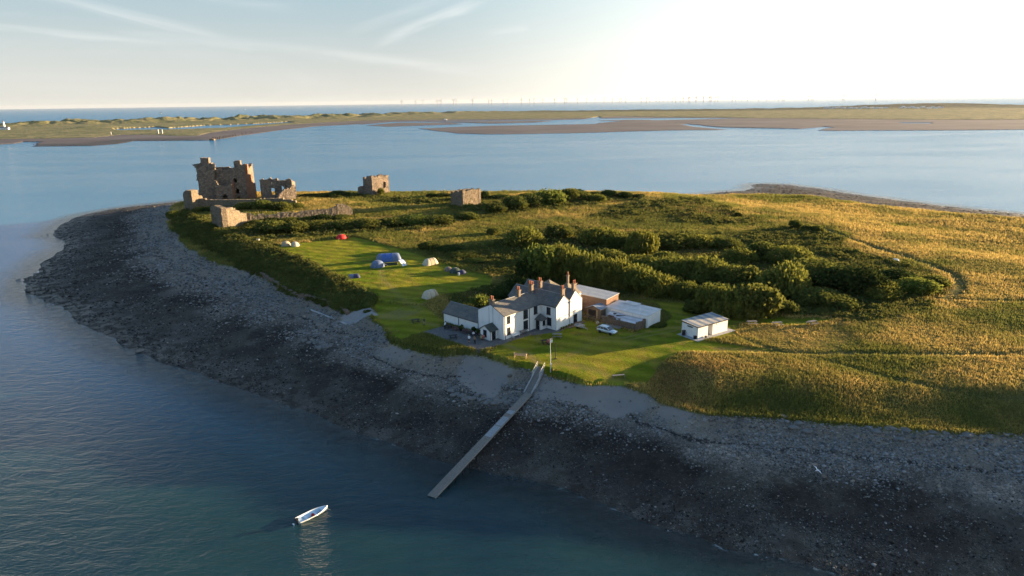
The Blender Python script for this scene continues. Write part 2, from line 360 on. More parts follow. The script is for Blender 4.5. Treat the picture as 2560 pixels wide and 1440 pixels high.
# ------------------------------------------------------------------ terrain of the island
def segdist(P, poly, closed=True, vals=None):
    """distance of points P (n,2) to the polyline, and interpolated vals at the closest place"""
    poly = np.asarray(poly, float); n = len(poly); best = np.full(len(P), 1e18); bv = np.zeros(len(P))
    for i in range(n if closed else n-1):
        a = poly[i]; b = poly[(i+1) % n]; d = b-a; L = max(d@d, 1e-9)
        s = np.clip(((P[:, 0]-a[0])*d[0]+(P[:, 1]-a[1])*d[1])/L, 0, 1)
        q = (P[:, 0]-a[0]-s*d[0])**2+(P[:, 1]-a[1]-s*d[1])**2; k = q < best; best[k] = q[k]
        if vals is not None: bv[k] = (vals[i]*(1-s)+vals[(i+1) % n]*s)[k]
    return np.sqrt(best), bv
def inside(P, poly):
    poly = np.asarray(poly, float); n = len(poly); r = np.zeros(len(P), bool)
    for i in range(n):
        a = poly[i]; b = poly[(i+1) % n]
        if a[1] == b[1]: continue
        c = (a[1] > P[:, 1]) != (b[1] > P[:, 1])
        r ^= c & (P[:, 0] < (b[0]-a[0])*(P[:, 1]-a[1])/(b[1]-a[1])+a[0])
    return r
def sstep(x): x = np.clip(x, 0, 1); return x*x*(3-2*x)
def vnoise(x, y, s, seed=0):
    """cheap value noise"""
    x = x/s+seed*17.3; y = y/s+seed*9.1; xi = np.floor(x); yi = np.floor(y); fx = sstep(x-xi); fy = sstep(y-yi)
    h = lambda a, b: np.modf(np.abs(np.sin(a*127.1+b*311.7+seed*7.7)*43758.5453))[0]
    return (h(xi, yi)*(1-fx)+h(xi+1, yi)*fx)*(1-fy)+(h(xi, yi+1)*(1-fx)+h(xi+1, yi+1)*fx)*fy
def fbm(x, y, s, seed=0, o=4):
    t = 0; a = .5; w = 0
    for i in range(o): t = t+a*vnoise(x, y, s, seed+i); w += a; a *= .5; s *= .5
    return t/w

WPX = [(3600, 1750), (2800, 1640), (2300, 1500), (2100, 1440), (1970, 1400), (1833, 1375), (1755, 1344), (1658, 1320), (1570, 1291), (1478, 1254), (1411, 1223), (1307, 1196), (1179, 1172),
       (1080, 1146), (1000, 1122), (920, 1088), (830, 1053), (740, 1020), (640, 990), (560, 962), (500, 944), (440, 919), (390, 900), (339, 877), (307, 868), (253, 836), (217, 814), (173, 794), (144, 772),
       (94, 748), (72, 729), (65, 700), (90, 672), (119, 646), (155, 619), (161, 602), (126, 585), (144, 567), (170, 550), (209, 536), (282, 523), (361, 513), (458, 503), (640, 495), (820, 490),
       (980, 489), (1120, 490), (1300, 490), (1500, 491), (1620, 490), (1740, 487), (1800, 481), (1854, 477), (1886, 470), (1878, 464), (1890, 460), (1960, 461), (2072, 475), (2135, 486), (2260, 502),
       (2416, 521), (2560, 536), (2800, 568), (3600, 680)]
GPX = [(3500, 1230, 6), (2900, 1120, 6), (2560, 1080, 6), (2419, 1076, 6), (2224, 1065, 6), (2107, 1060, 6), (1950, 1044, 6.2), (1794, 1040, 6.2), (1735, 1028, 6.3), (1658, 1004, 6.4), (1631, 982, 6.6), (1554, 961, 6.8),
       (1460, 955, 6.8), (1376, 938, 6.9), (1345, 925, 7), (1325, 922, 7), (1290, 918, 7), (1270, 912, 7), (1228, 895, 7.2), (1201, 882, 7.2), (1154, 880, 7), (1112, 888, 6.8), (1018, 865, 6.8), (968, 841, 7), (935, 800, 7.2), (923, 775, 7.4),
       (862, 782, 6.6), (837, 757, 6.6), (734, 737, 6.3), (664, 694, 6), (640, 678, 6), (598, 666, 6), (540, 653, 6), (473, 612, 6.5), (435, 572, 7), (424, 544, 7.5), (436, 513, 7.5), (470, 502, 6), (560, 499, 5), (700, 496, 5), (900, 492, 5),
       (1120, 492, 5), (1300, 493, 5), (1600, 493, 4), (1760, 490, 3), (1901, 486, 3), (2041, 492, 3.2), (2166, 511, 3.5), (2291, 524, 3.5), (2416, 538, 3.5), (2560, 552, 3.5), (2800, 590, 3.5), (3500, 700, 3.5)]
CPX = [(1260, 849, 8), (1344, 818, 8), (1452, 796, 8), (1111, 813, 8), (1190, 800, 8), (1600, 800, 8), (1520, 780, 8.1), (1744, 848, 8), (1828, 829, 8), (1380, 915, 7.7), (1546, 940, 7.7), (1300, 888, 7.8), (1480, 880, 7.8), (950, 690, 8.4),
       (760, 625, 8.7), (860, 593, 8.7), (1076, 745, 8.2), (1200, 700, 8.4), (700, 645, 8.8), (850, 725, 8.6), (1000, 780, 8.0), (1200, 580, 9), (1700, 680, 8.6), (1900, 700, 8.5), (2200, 720, 8.5), (2400, 650, 8),
       (2450, 800, 8), (2000, 560, 7.8), (2300, 560, 5.5), (2500, 620, 6), (1900, 500, 4), (2200, 530, 4.5), (1800, 900, 8.7), (2000, 940, 8.4), (2300, 990, 7.8), (2500, 930, 8.3), (2150, 880, 8.2), (570, 505, 10.5),
       (700, 500, 10.5), (620, 545, 9.8), (480, 530, 9.5), (850, 520, 9.8), (930, 492, 9.5), (1160, 515, 9.8), (1350, 500, 10.5), (1550, 500, 9.5), (1650, 530, 8.8), (3000, 700, 6.5), (3000, 1000, 8.3), (3400, 900, 8)]
WP = np.array([UN(x, y, 0) for x, y in WPX]); GP = np.array([UN(x, y, z) for x, y, z in GPX]); GZ = np.array([g[2] for g in GPX], float)
CP = np.array([UN(x, y, z) for x, y, z in CPX]); CPZ = np.array([c[2] for c in CPX], float)
def island(P):
    x, y = P[:, 0], P[:, 1]
    P2 = P + np.c_[fbm(x, y, 9, 1)-.5, fbm(x, y, 9, 2)-.5]*np.array([5., 5.])*np.clip(np.hypot(x, y)/150, .5, 2)[:, None]*.6
    dW, _ = segdist(P2, WP); iW = inside(P2, WP); dG, gz = segdist(P2, GP, vals=GZ); iG = inside(P2, GP)
    num = np.zeros(len(P)); den = np.zeros(len(P))
    for c, z in zip(CP, CPZ):
        w = 1/((x-c[0])**2+(y-c[1])**2+30)**1.5; num += w*z; den += w
    plat = num/den + (fbm(x, y, 30, 3)-.5)*.5*sstep(dG/20)
    t = np.where(iG, 1, dW/(dW+dG+1e-6)); bank = np.minimum(1.1, gz*.25)
    beach = (gz-bank)*(.6*t+.4*t*t) + bank*sstep(1-dG/3.0) + (fbm(x, y, 6, 5)-.5)*.35*sstep(dW/6) + (fbm(x, y, 1.5, 6)-.5)*.12
    top = gz + (plat-gz)*sstep(dG/14) + (fbm(x, y, 3, 7)-.5)*.25*sstep(dG/5)
    z = np.where(iG, top, np.where(iW, beach+.0, -.07*dW-.02+(fbm(x, y, 4, 8)-.5)*.25*sstep(dW/4)))
    return np.maximum(z, -6), np.where(iW, t, -dW)
NA, NR = 1000, 880
A0, A1, LR0, LR1 = radians(-48), radians(60), math.log(48), math.log(1000)
ga = np.linspace(A0, A1, NA); gr = np.exp(np.linspace(LR0, LR1, NR)); GA, GR = np.meshgrid(ga, gr, indexing='ij')
PX_, PY_ = (GR*np.sin(GA)).ravel(), (GR*np.cos(GA)).ravel(); PG = np.c_[PX_, PY_]
ZG, TG = island(PG)
def look(grid, x, y):
    a = (np.arctan2(x, y)-A0)/(A1-A0)*(NA-1); r = (np.log(np.hypot(x, y))-LR0)/(LR1-LR0)*(NR-1)
    a = np.clip(a, 0, NA-1.001); r = np.clip(r, 0, NR-1.001); i = a.astype(int); j = r.astype(int); fa = a-i; fr = r-j; g = grid.reshape(NA, NR)
    return (g[i, j]*(1-fa)+g[i+1, j]*fa)*(1-fr)+(g[i, j+1]*(1-fa)+g[i+1, j+1]*fa)*fr
def gz(x, y): return float(look(ZG, np.array([x]), np.array([y]))[0])
def hit(px, py):
    d = ray(px, py); z = np.linspace(16, -.3, 260); t = (z-CAM_Z)/d[2]; x = d[0]*t; y = d[1]*t
    h = look(ZG, x, y); k = np.argmax(h >= z) if (h >= z).any() else len(z)-1
    t0 = t[max(k-1, 0)]; t1 = t[k]
    for _ in range(12):
        tm = (t0+t1)/2; hz = gz(d[0]*tm, d[1]*tm)
        if hz >= CAM_Z+d[2]*tm: t1 = tm
        else: t0 = tm
    return np.array([d[0]*t1, d[1]*t1])
def H3(px, py, dz=0):
    p = hit(px, py); return Vector((p[0], p[1], gz(*p)+dz))
def vp(pts): return np.array([hit(*p) for p in pts])
def mask_poly(pts, soft=1.0, wob=1.5, wobs=5, seed=11):
    poly = vp(pts); lo = poly.min(0)-soft*3-wob*2; hi = poly.max(0)+soft*3+wob*2
    k = np.where((PG[:, 0] > lo[0]) & (PG[:, 0] < hi[0]) & (PG[:, 1] > lo[1]) & (PG[:, 1] < hi[1]))[0]
    q = PG[k]+np.c_[fbm(PG[k, 0], PG[k, 1], wobs, seed)-.5, fbm(PG[k, 0], PG[k, 1], wobs, seed+1)-.5]*2*wob
    d, _ = segdist(q, poly); s = np.where(inside(q, poly), d, -d); out = np.zeros(len(PG)); out[k] = sstep(.5+s/(2*soft)); return out
def mask_line(pts, width, soft=.5, wob=.6, seed=21):
    poly = vp(pts); lo = poly.min(0)-width*2-3; hi = poly.max(0)+width*2+3
    k = np.where((PG[:, 0] > lo[0]) & (PG[:, 0] < hi[0]) & (PG[:, 1] > lo[1]) & (PG[:, 1] < hi[1]))[0]
    q = PG[k]+np.c_[fbm(PG[k, 0], PG[k, 1], 4, seed)-.5, fbm(PG[k, 0], PG[k, 1], 4, seed+1)-.5]*2*wob
    d, _ = segdist(q, poly, closed=False); out = np.zeros(len(PG)); out[k] = sstep(.5+(width/2-d)/(2*soft)); return out
mx = lambda *a: np.maximum.reduce(a)
CAMP = [(655, 618), (745, 607), (835, 597), (888, 590), (1027, 629), (1159, 673), (1235, 692), (1230, 713), (1160, 728), (1100, 737), (1053, 761), (942, 749), (900, 722), (876, 709), (782, 659), (711, 628)]
LAWNL = [(942, 749), (1053, 761), (1115, 800), (1108, 817), (1050, 840), (1000, 860), (965, 830), (932, 785)]
LAWNM = [(1223, 887), (1262, 856), (1350, 830), (1452, 797), (1500, 806), (1590, 830), (1620, 817), (1662, 808), (1680, 790), (1640, 757), (1560, 744), (1700, 757), (1830, 775), (1960, 792), (2110, 797), (2010, 812), (1850, 806), (1840, 838),
         (1760, 852), (1850, 862), (2000, 882), (1800, 878), (1700, 878), (1660, 905), (1620, 960), (1550, 965), (1460, 960), (1376, 940), (1330, 928), (1288, 914), (1240, 900)]
PATIO = [(1057, 836), (1107, 815), (1197, 826), (1260, 847), (1321, 822), (1345, 813), (1393, 818), (1440, 806), (1398, 828), (1322, 837), (1272, 857), (1225, 878), (1198, 884), (1150, 868)]
a_lawn = mx(mask_poly(CAMP, .3, .4), mask_poly(LAWNL, .8, 1.2), mask_poly(LAWNM, .4, .7))
a_patio = mask_poly(PATIO, .25, .3)
a_sand = mx(mask_poly([(1174, 893), (1228, 892), (1288, 915), (1275, 949), (1228, 996), (1201, 992), (1141, 956), (1151, 915)], .8, 1.5), mask_poly([(1342, 950), (1470, 960), (1564, 960), (1618, 982), (1638, 1013), (1544, 1046), (1443, 1023), (1342, 996)], 1.5, 2),
            mask_poly([(940, 866), (1000, 862), (1040, 880), (1000, 905), (950, 890)], 1.2, 1.5)*.7, mask_poly([(425, 600), (480, 632), (560, 668), (640, 690), (620, 670), (520, 630), (450, 585)], 1.5, 1.5)*.9,
            mask_poly([(1660, 1010), (1740, 1040), (1700, 1070), (1640, 1060)], 1.5, 2)*.7)
a_slip = mask_poly([(926, 768), (850, 794), (866, 813), (946, 786)], .3, .2)
a_track = mx(mask_line([(2620, 886), (2300, 886), (2100, 882), (1960, 880), (1800, 868)], 2.2, .8), mask_line([(1860, 845), (1900, 862), (1960, 878)], 1.6, .6), mask_line([(2060, 572), (2200, 622), (2330, 662), (2392, 690), (2404, 722), (2370, 748)], 3.6, .9),
             mask_line([(2340, 745), (2460, 752), (2620, 754)], 2.0, .7), mask_line([(1780, 500), (1880, 530), (2060, 572)], 1.8, .8)*.6, mask_line([(2080, 905), (2250, 950), (2420, 985), (2620, 1000)], 1.8, .8)*.8)
a_scrub = mx(mask_poly([(1230, 640), (1262, 600), (1290, 575), (1400, 572), (1640, 588), (1800, 592), (1960, 565), (2075, 585), (2200, 640), (2330, 680), (2385, 722), (2345, 750), (2150, 795), (2000, 785), (1750, 752), (1480, 725), (1290, 700)], 3, 5, 12), mask_poly([(1060, 628), (1130, 618), (1230, 612), (1290, 690), (1200, 680), (1120, 655)], 3, 4)*.7,
             mask_poly([(730, 492), (860, 484), (1010, 497), (1200, 505), (1400, 500), (1610, 494), (1620, 502), (1480, 514), (1330, 528), (1200, 545), (1120, 545), (1120, 515), (900, 500)], 3, 5, 12)*.7,
             mask_poly([(560, 566), (880, 552), (1140, 555), (1100, 572), (860, 584), (650, 600), (700, 628), (800, 672), (880, 718), (936, 752), (900, 775), (860, 785), (730, 735), (600, 665), (520, 625), (440, 580), (430, 540), (520, 560)], 2, 3),
             mask_poly([(1130, 720), (1230, 712), (1380, 700), (1440, 715), (1380, 740), (1200, 770), (1120, 760)], 2, 3)*.8, mask_poly([(1560, 510), (1750, 500), (1900, 560), (1700, 560), (1500, 545)], 6, 8, 20)*.6)
a_worn = mx(mask_line([(1348, 918), (1312, 890), (1262, 866), (1235, 858)], 1.3, .8), mask_line([(1500, 842), (1560, 845), (1640, 826), (1700, 816)], .5, .5, .4), mask_line([(1496, 850), (1562, 853), (1644, 834), (1704, 822)], .5, .5, .4), mask_line([(1372, 862), (1340, 850), (1350, 830)], 1.0, .6)*.6, mask_line([(1380, 925), (1440, 880), (1500, 845)], 1.2, 1)*.4, mask_line([(1546, 950), (1480, 930), (1390, 920)], 1.5, 1)*.5,
            mask_line([(1050, 770), (1000, 740), (960, 700), (950, 672)], 1.4, 1)*.6, mask_line([(960, 790), (1040, 800), (1110, 822)], 1.4, 1)*.7, mask_poly([(940, 782), (1000, 772), (1050, 778), (1010, 792), (950, 796)], 1.5, 1.5)*.9, mask_line([(1076, 748), (1050, 760), (1000, 770)], 1.2, 1)*.5)
a_rust = mx(mask_poly([(1640, 990), (1640, 920), (1720, 880), (1860, 900), (2050, 960), (2000, 1020), (1780, 1030)], 6, 8, 14)*.8, mask_poly([(1640, 510), (1820, 515), (1880, 560), (1700, 545)], 8, 8, 15)*.8, mask_poly([(1080, 630), (1150, 640), (1250, 680), (1180, 670)], 3, 4)*.7)
a_hay = mask_poly([(1836, 812), (2110, 812), (2140, 850), (2100, 875), (1960, 872), (1840, 840)], 2, 3)
a_fieldgold = mask_poly([(1780, 492), (2560, 556), (3500, 720), (3500, 1050), (2560, 960), (2000, 880), (2100, 800), (2400, 742), (2410, 700), (2060, 570)], 10, 10, 25)
# field edges sink the mown lawns a little, tracks too
ZG = ZG - .22*a_lawn - .15*a_track - .25*a_patio
ZG = ZG.astype(float)
# flat ground round the pub and the hut
def flatten(ax, ay, z, r0, r1):
    global ZG
    w = 1-sstep((np.hypot(PG[:, 0]-ax, PG[:, 1]-ay)-r0)/(r1-r0)); w = w*(TG >= 1); ZG = ZG*(1-w)+z*w
g0 = UN(1260, 849, 8); flatten(g0[0]+4, g0[1]+6, 7.9, 24, 34); flatten(g0[0]+27, g0[1]+10, 7.9, 14, 22); q = UN(1765, 835, 8); flatten(q[0]+1, q[1]+1, 7.9, 9, 15)
ids = np.arange(NA*NR).reshape(NA, NR); FQ = np.stack([ids[:-1, :-1], ids[1:, :-1], ids[1:, 1:], ids[:-1, 1:]], -1).reshape(-1, 4)

def m_ground():
    m = bpy.data.materials.new('island_ground'); m.use_nodes = True; t = NT(m.node_tree); p = t.n['Principled BSDF']
    P = t.new('ShaderNodeNewGeometry').outputs['Position']; A = t.attr
    T = A('beach_t'); n1 = t.noise(P, .08, 5); n2 = t.noise(P, .35, 5); n3 = t.noise(P, 1.6, 4); n4 = t.noise(P, 6, 3)
    # cobbles
    v1 = t.vor(P, 1.8); e1 = t.vor(P, 1.8, 'DISTANCE_TO_EDGE'); v2 = t.vor(P, 4.2); e2 = t.vor(P, 4.2, 'DISTANCE_TO_EDGE')
    s1 = t.new('ShaderNodeSeparateColor'); t.l.new(v1.outputs['Color'], s1.inputs[0]); s2 = t.new('ShaderNodeSeparateColor'); t.l.new(v2.outputs['Color'], s2.inputs[0])
    big = t.ramp(t.noise(P, .16, 4), .48, .6)
    rnd = t.mix(big, s2.outputs[0], s1.outputs[0]); edge = t.mix(big, e2.outputs['Distance'], e1.outputs['Distance'])
    cob = t.mix(rnd, (.15, .13, .103), (.37, .32, .265)); cob = t.mix(t.ramp(n2, .4, .7, 0, .6), cob, (.13, .115, .1))
    cob = t.mix(t.ramp(edge, .0, .1, .85, 0), cob, (.035, .033, .032))
    # weed covered lower shore with pale pebbles
    peb = t.m('MULTIPLY', t.ramp(t.noise(P, .11, 4), .4, .62, .1, 1), t.m('MULTIPLY', t.m('GREATER_THAN', s2.outputs[1], .8), t.ramp(v2.outputs['Distance'], .32, .2)))
    dark = t.mix(t.ramp(n2, .35, .65), (.021, .016, .013), (.042, .034, .027)); dark = t.mix(t.ramp(n1, .47, .6, 0, .8), dark, (.062, .056, .042)); dark = t.mix(t.ramp(t.noise(P, .05, 6, .65), .52, .62, 0, .75), dark, (.088, .078, .066))
    dark = t.mix(t.ramp(n3, .55, .75, 0, .7), dark, (.1, .092, .085)); dark = t.mix(t.m('MULTIPLY', peb, t.ramp(n3, .3, .6, .25, 1)), dark, (.24, .235, .225))
    dark = t.mix(t.ramp(t.noise(P, .22, 4), .62, .74, 0, .7), dark, (.055, .03, .02))
    tn = t.m('ADD', T, t.m('MULTIPLY', t.m('SUBTRACT', n1, .5), .55)); tn = t.m('ADD', tn, t.m('MULTIPLY', t.m('SUBTRACT', n3, .5), .25))
    c = t.mix(t.ramp(tn, .52, .8), dark, cob)
    strand = t.m('MULTIPLY', t.ramp(t.m('ABSOLUTE', t.m('SUBTRACT', t.m('ADD', T, t.m('MULTIPLY', t.m('SUBTRACT', n2, .5), .12)), .8)), .02, .006), t.ramp(n3, .35, .5))
    top_ = t.m('MULTIPLY', t.ramp(T, .74, .92), t.ramp(n2, .33, .55)); c = t.mix(t.m('MULTIPLY', top_, .8), c, (.27, .225, .17))
    c = t.mix(t.m('MULTIPLY', strand, .95), c, (.028, .024, .022))
    sand = t.mix(n2, (.19, .165, .145), (.26, .23, .2)); sand = t.mix(t.ramp(n4, .5, .8, 0, .4), sand, (.16, .15, .14))
    c = t.mix(t.ramp(t.m('ADD', A('sand'), t.m('MULTIPLY', t.m('SUBTRACT', n3, .5), .5)), .35, .65), c, sand)
    # grass country
    gold = t.mix(t.ramp(n2, .3, .7), (.24, .18, .045), (.38, .29, .1)); gold = t.mix(t.ramp(n1, .42, .6, 0, .75), gold, (.13, .12, .03)); gold = t.mix(t.ramp(n3, .5, .8, 0, .6), gold, (.09, .07, .025))
    green = t.mix(n2, (.07, .085, .02), (.12, .12, .03)); green = t.mix(t.ramp(n3, .45, .75, 0, .6), green, (.045, .05, .015))
    land = t.mix(t.ramp(t.m('ADD', A('gold'), t.m('MULTIPLY', t.m('SUBTRACT', n1, .5), 1.4)), .2, .7), green, gold)
    rust = t.mix(n3, (.13, .065, .03), (.2, .11, .05)); land = t.mix(t.m('MULTIPLY', A('rust'), t.ramp(n2, .4, .6)), land, rust)
    scr = t.mix(n3, (.03, .035, .012), (.07, .07, .022)); scr = t.mix(t.ramp(n2, .5, .7, 0, .6), scr, (.085, .06, .028))
    land = t.mix(t.ramp(t.m('ADD', A('scrub'), t.m('MULTIPLY', t.m('SUBTRACT', n2, .5), .5)), .35, .7), land, scr)
    lawn = t.mix(t.ramp(n1, .35, .65), (.14, .19, .012), (.25, .235, .022)); lawn = t.mix(t.ramp(n3, .4, .8, 0, .45), lawn, (.09, .115, .018))
    lawn = t.mix(t.ramp(n2, .5, .66, 0, .7), lawn, (.28, .215, .04)); lawn = t.mix(t.ramp(t.noise(P, .2, 5, .65), .56, .64, 0, .5), lawn, (.12, .13, .03))
    sx = t.new('ShaderNodeSeparateXYZ'); t.l.new(P, sx.inputs[0]); st = t.m('SINE', t.m('ADD', t.m('ADD', t.m('MULTIPLY', sx.outputs[0], .55), t.m('MULTIPLY', sx.outputs[1], 1.25)), t.m('MULTIPLY', n1, 9)))
    st = t.ramp(st, -1, 1, .84, 1.12); lawn = t.mix(1, lawn, t.mix(0, st, st), 'MULTIPLY')
    land = t.mix(A('lawn'), land, lawn)
    land = t.mix(t.m('MULTIPLY', A('worn'), t.ramp(n3, .3, .6, .35, .8)), land, (.27, .215, .09))
    land = t.mix(t.m('MULTIPLY', A('track'), .9), land, t.mix(t.ramp(n2, .4, .6), (.085, .09, .025), (.15, .13, .05)))
    hay = t.mix(t.ramp(t.noise(t.scale(P, (.4, 1.6, 1)), 1.2, 3), .42, .58), (.34, .22, .06), (.14, .11, .03)); land = t.mix(t.m('MULTIPLY', A('hay'), .85), land, hay)
    pat = t.mix(t.ramp(n3, .4, .7), (.17, .165, .16), (.25, .22, .2)); pat = t.mix(t.ramp(e2.outputs['Distance'], 0, .05, .5, 0), pat, (.08, .08, .08))
    land = t.mix(A('patio'), land, pat)
    g = t.ramp(t.m('ADD', T, t.m('MULTIPLY', t.m('SUBTRACT', n3, .5), .05)), .965, .99)
    c = t.mix(g, c, land); c = t.mix(A('slip'), c, t.mix(n3, (.2, .19, .18), (.32, .3, .28)))
    c = t.mix(t.m('MULTIPLY', t.ramp(T, -1, -4), t.ramp(t.noise(P, .5, 5), .45, .62)), c, (.12, .055, .025))
    wet = t.ramp(T, .05, .0); c = t.mix(t.m('MULTIPLY', wet, .5), c, (.02, .02, .018))
    t.put(p.inputs['Base Color'], c); t.put(p.inputs['Roughness'], t.mix(t.ramp(T, 0, .5), t.ramp(n2, .45, .6, .35, .9), (.95, .95, .95))); t.put(p.inputs['Specular IOR Level'], t.ramp(g, 0, 1, .25, .02))
    stoneh = t.m('ADD', t.ramp(edge, 0, .22), t.m('MULTIPLY', n4, .6)); grassh = t.m('ADD', t.m('MULTIPLY', t.noise(P, 4.5, 3, .8), 1.5), t.m('MULTIPLY', n3, 1.2))
    b1 = t.new('ShaderNodeBump'); b1.inputs['Strength'].default_value = 1; b1.inputs['Distance'].default_value = .12; t.l.new(stoneh, b1.inputs['Height'])
    b2 = t.new('ShaderNodeBump'); b2.inputs['Strength'].default_value = 1; b2.inputs['Distance'].default_value = .3; t.l.new(grassh, b2.inputs['Height'])
    mv = t.new('ShaderNodeMix'); mv.data_type = 'VECTOR'; t.l.new(g, mv.inputs[0]); t.l.new(b1.outputs[0], mv.inputs[4]); t.l.new(b2.outputs[0], mv.inputs[5])
    mv2 = t.new('ShaderNodeMix'); mv2.data_type = 'VECTOR'; t.put(mv2.inputs[0], t.m('MAXIMUM', A('sand'), A('slip'))); t.l.new(mv.outputs[1], mv2.inputs[4]); t.l.new(t.new('ShaderNodeNewGeometry').outputs['Normal'], mv2.inputs[5])
    t.l.new(mv2.outputs[1], p.inputs['Normal']); return m
ground = npmesh('island_ground', np.c_[PG, ZG], FQ, m_ground(), True,
                dict(beach_t=TG, lawn=a_lawn, worn=a_worn, patio=a_patio, sand=a_sand, slip=a_slip, track=a_track, scrub=a_scrub, rust=a_rust, hay=a_hay, gold=.35+.65*a_fieldgold-.3*a_scrub))
tag(ground, kind='structure')
# ------------------------------------------------------------------ far shore: barrier island with dunes, marsh and sand flats
def far_polys():
    U0 = lambda L, z=0: np.array([UN(x, y, z) for x, y in L])
    near = [(-400, 384), (-100, 372), (0, 368), (70, 367), (228, 365), (295, 360), (334, 353), (457, 352), (527, 351), (563, 346), (605, 339), (703, 325), (791, 316), (900, 310.5), (918, 314), (1041, 321), (1100, 329), (1146, 334), (1227, 336),
            (1427, 333), (1533, 330), (1673, 326), (1800, 325), (1828, 324), (2036, 326), (2080, 327), (2372, 326), (2560, 324), (2900, 322), (3400, 318)]
    far = [(3400, 262), (2560, 268.5), (2170, 271), (1800, 274.5), (1568, 276), (1251, 280), (1040, 284), (900, 290), (703, 296.5), (352, 305), (0, 314), (-400, 324)]
    pools = [[(281, 323), (387, 318), (422, 321), (510, 314), (633, 310), (721, 305), (738, 307), (650, 314), (563, 321), (457, 325), (299, 327)],
             [(905, 311.5), (975, 305), (1104, 302.5), (1216, 301.5), (1357, 300.5), (1463, 298), (1480, 294), (1498, 292), (1500, 296), (1700, 295), (1870, 296), (1700, 300), (1560, 303), (1500, 308), (1490, 310.5), (1427, 312), (1400, 312.5), (1230, 315), (1100, 320), (1041, 321.5), (918, 314.5)],
             [(1703, 311), (1720, 310), (1800, 318), (1828, 319), (1930, 321), (2000, 322), (2060, 317), (2080, 319), (2040, 327), (1830, 325.5), (1740, 318)],
             [(35, 359), (60, 355), (105, 355), (90, 360), (70, 369), (20, 370), (0, 370), (-10, 362)],
             [(2240, 306), (2330, 307), (2328, 309.5), (2260, 309)]]
    spits = [[(917, 313.5), (1000, 307), (1120, 307), (1158, 310), (1080, 313), (965, 317)], [(1040, 304), (1200, 303.5), (1380, 302.5), (1340, 306), (1230, 309), (1150, 306.5)], [(1500, 302), (1570, 300), (1640, 300.5), (1570, 303)]]
    grass = [(-400, 352), (0, 349), (141, 347), (230, 345), (300, 338), (380, 338), (440, 341), (492, 340), (527, 332), (600, 323), (703, 314), (800, 307), (900, 302.5), (1104, 299.5), (1216, 298.5), (1357, 297.5), (1463, 295), (1560, 291), (1640, 293), (1800, 294), (1861, 296), (2036, 297.5), (2300, 300), (2560, 299.5), (3400, 300)]
    return U0(near), U0(far), [U0(p) for p in pools], [U0(p) for p in spits], U0(grass)
fn, ff, fpools, fspits, fgr = far_polys()
FA, FR = 1100, 420
fa = np.linspace(radians(-46), radians(50), FA); fr = np.exp(np.linspace(math.log(900), math.log(7500), FR)); a_, b_ = np.meshgrid(fa, fr, indexing='ij')
QX, QY = (b_*np.sin(a_)).ravel(), (b_*np.cos(a_)).ravel(); Q = np.c_[QX, QY]
Qw = Q + np.c_[fbm(QX, QY, 60, 41)-.5, fbm(QX, QY, 60, 42)-.5]*14
land = inside(Qw, np.r_[fn, ff]); grassy = inside(Qw, np.r_[fgr, ff])
dn, _ = segdist(Qw, np.r_[fn, ff]); dg, _ = segdist(Qw, fgr, closed=False); df, _ = segdist(Qw, ff, closed=False)
pool = np.zeros(len(Q), bool)
for p in fpools: pool |= inside(Qw, p)
for p in fspits: pool &= ~inside(Qw, p)
azq = np.arctan2(QX, QY)
dune = fbm(QX, QY, 70, 44, 5); ridge = sstep(dn*0+df/60)*sstep((420-df)/260)
amp = np.interp(azq, np.radians([-46, -36, -30, -18, -10, 0, 50]), [5, 13, 16, 18, 12, 4, 3])
zf = np.where(land, .35+.5*sstep(dn/80)+(fbm(QX, QY, 90, 45)-.5)*.5, -1.5)
zf = np.where(land & grassy, 1.2+1.2*sstep(dg/60)+ridge*amp*np.clip(dune*2.6-.8, 0, 1.3)+(fbm(QX, QY, 25, 46)-.5)*1.2*sstep(dg/80)*sstep(df/30), zf)
hx, hy = UN(2350, 272, 0); zf = zf + 17*np.exp(-(((QX-hx)/420)**2+((QY-hy-150)/330)**2))*(land & grassy)
zf = zf + np.clip((azq-radians(14))/radians(25), 0, 1)*4*ridge*(land & grassy)
mx2, my2 = UN(240, 322, 0); zf = zf+6*np.exp(-(((QX-mx2)/60)**2+((QY-my2)/90)**2))*(land & grassy)*(.5+dune)
zf = np.where(pool & (zf < 3.2), -.6, zf)
darkm = (land & grassy)*sstep((df-20)/120)*sstep((650-df)/300)*np.clip((azq-radians(-2))/radians(8), 0, 1)
ids = np.arange(FA*FR).reshape(FA, FR); fq = np.stack([ids[:-1, :-1], ids[1:, :-1], ids[1:, 1:], ids[:-1, 1:]], -1).reshape(-1, 4)
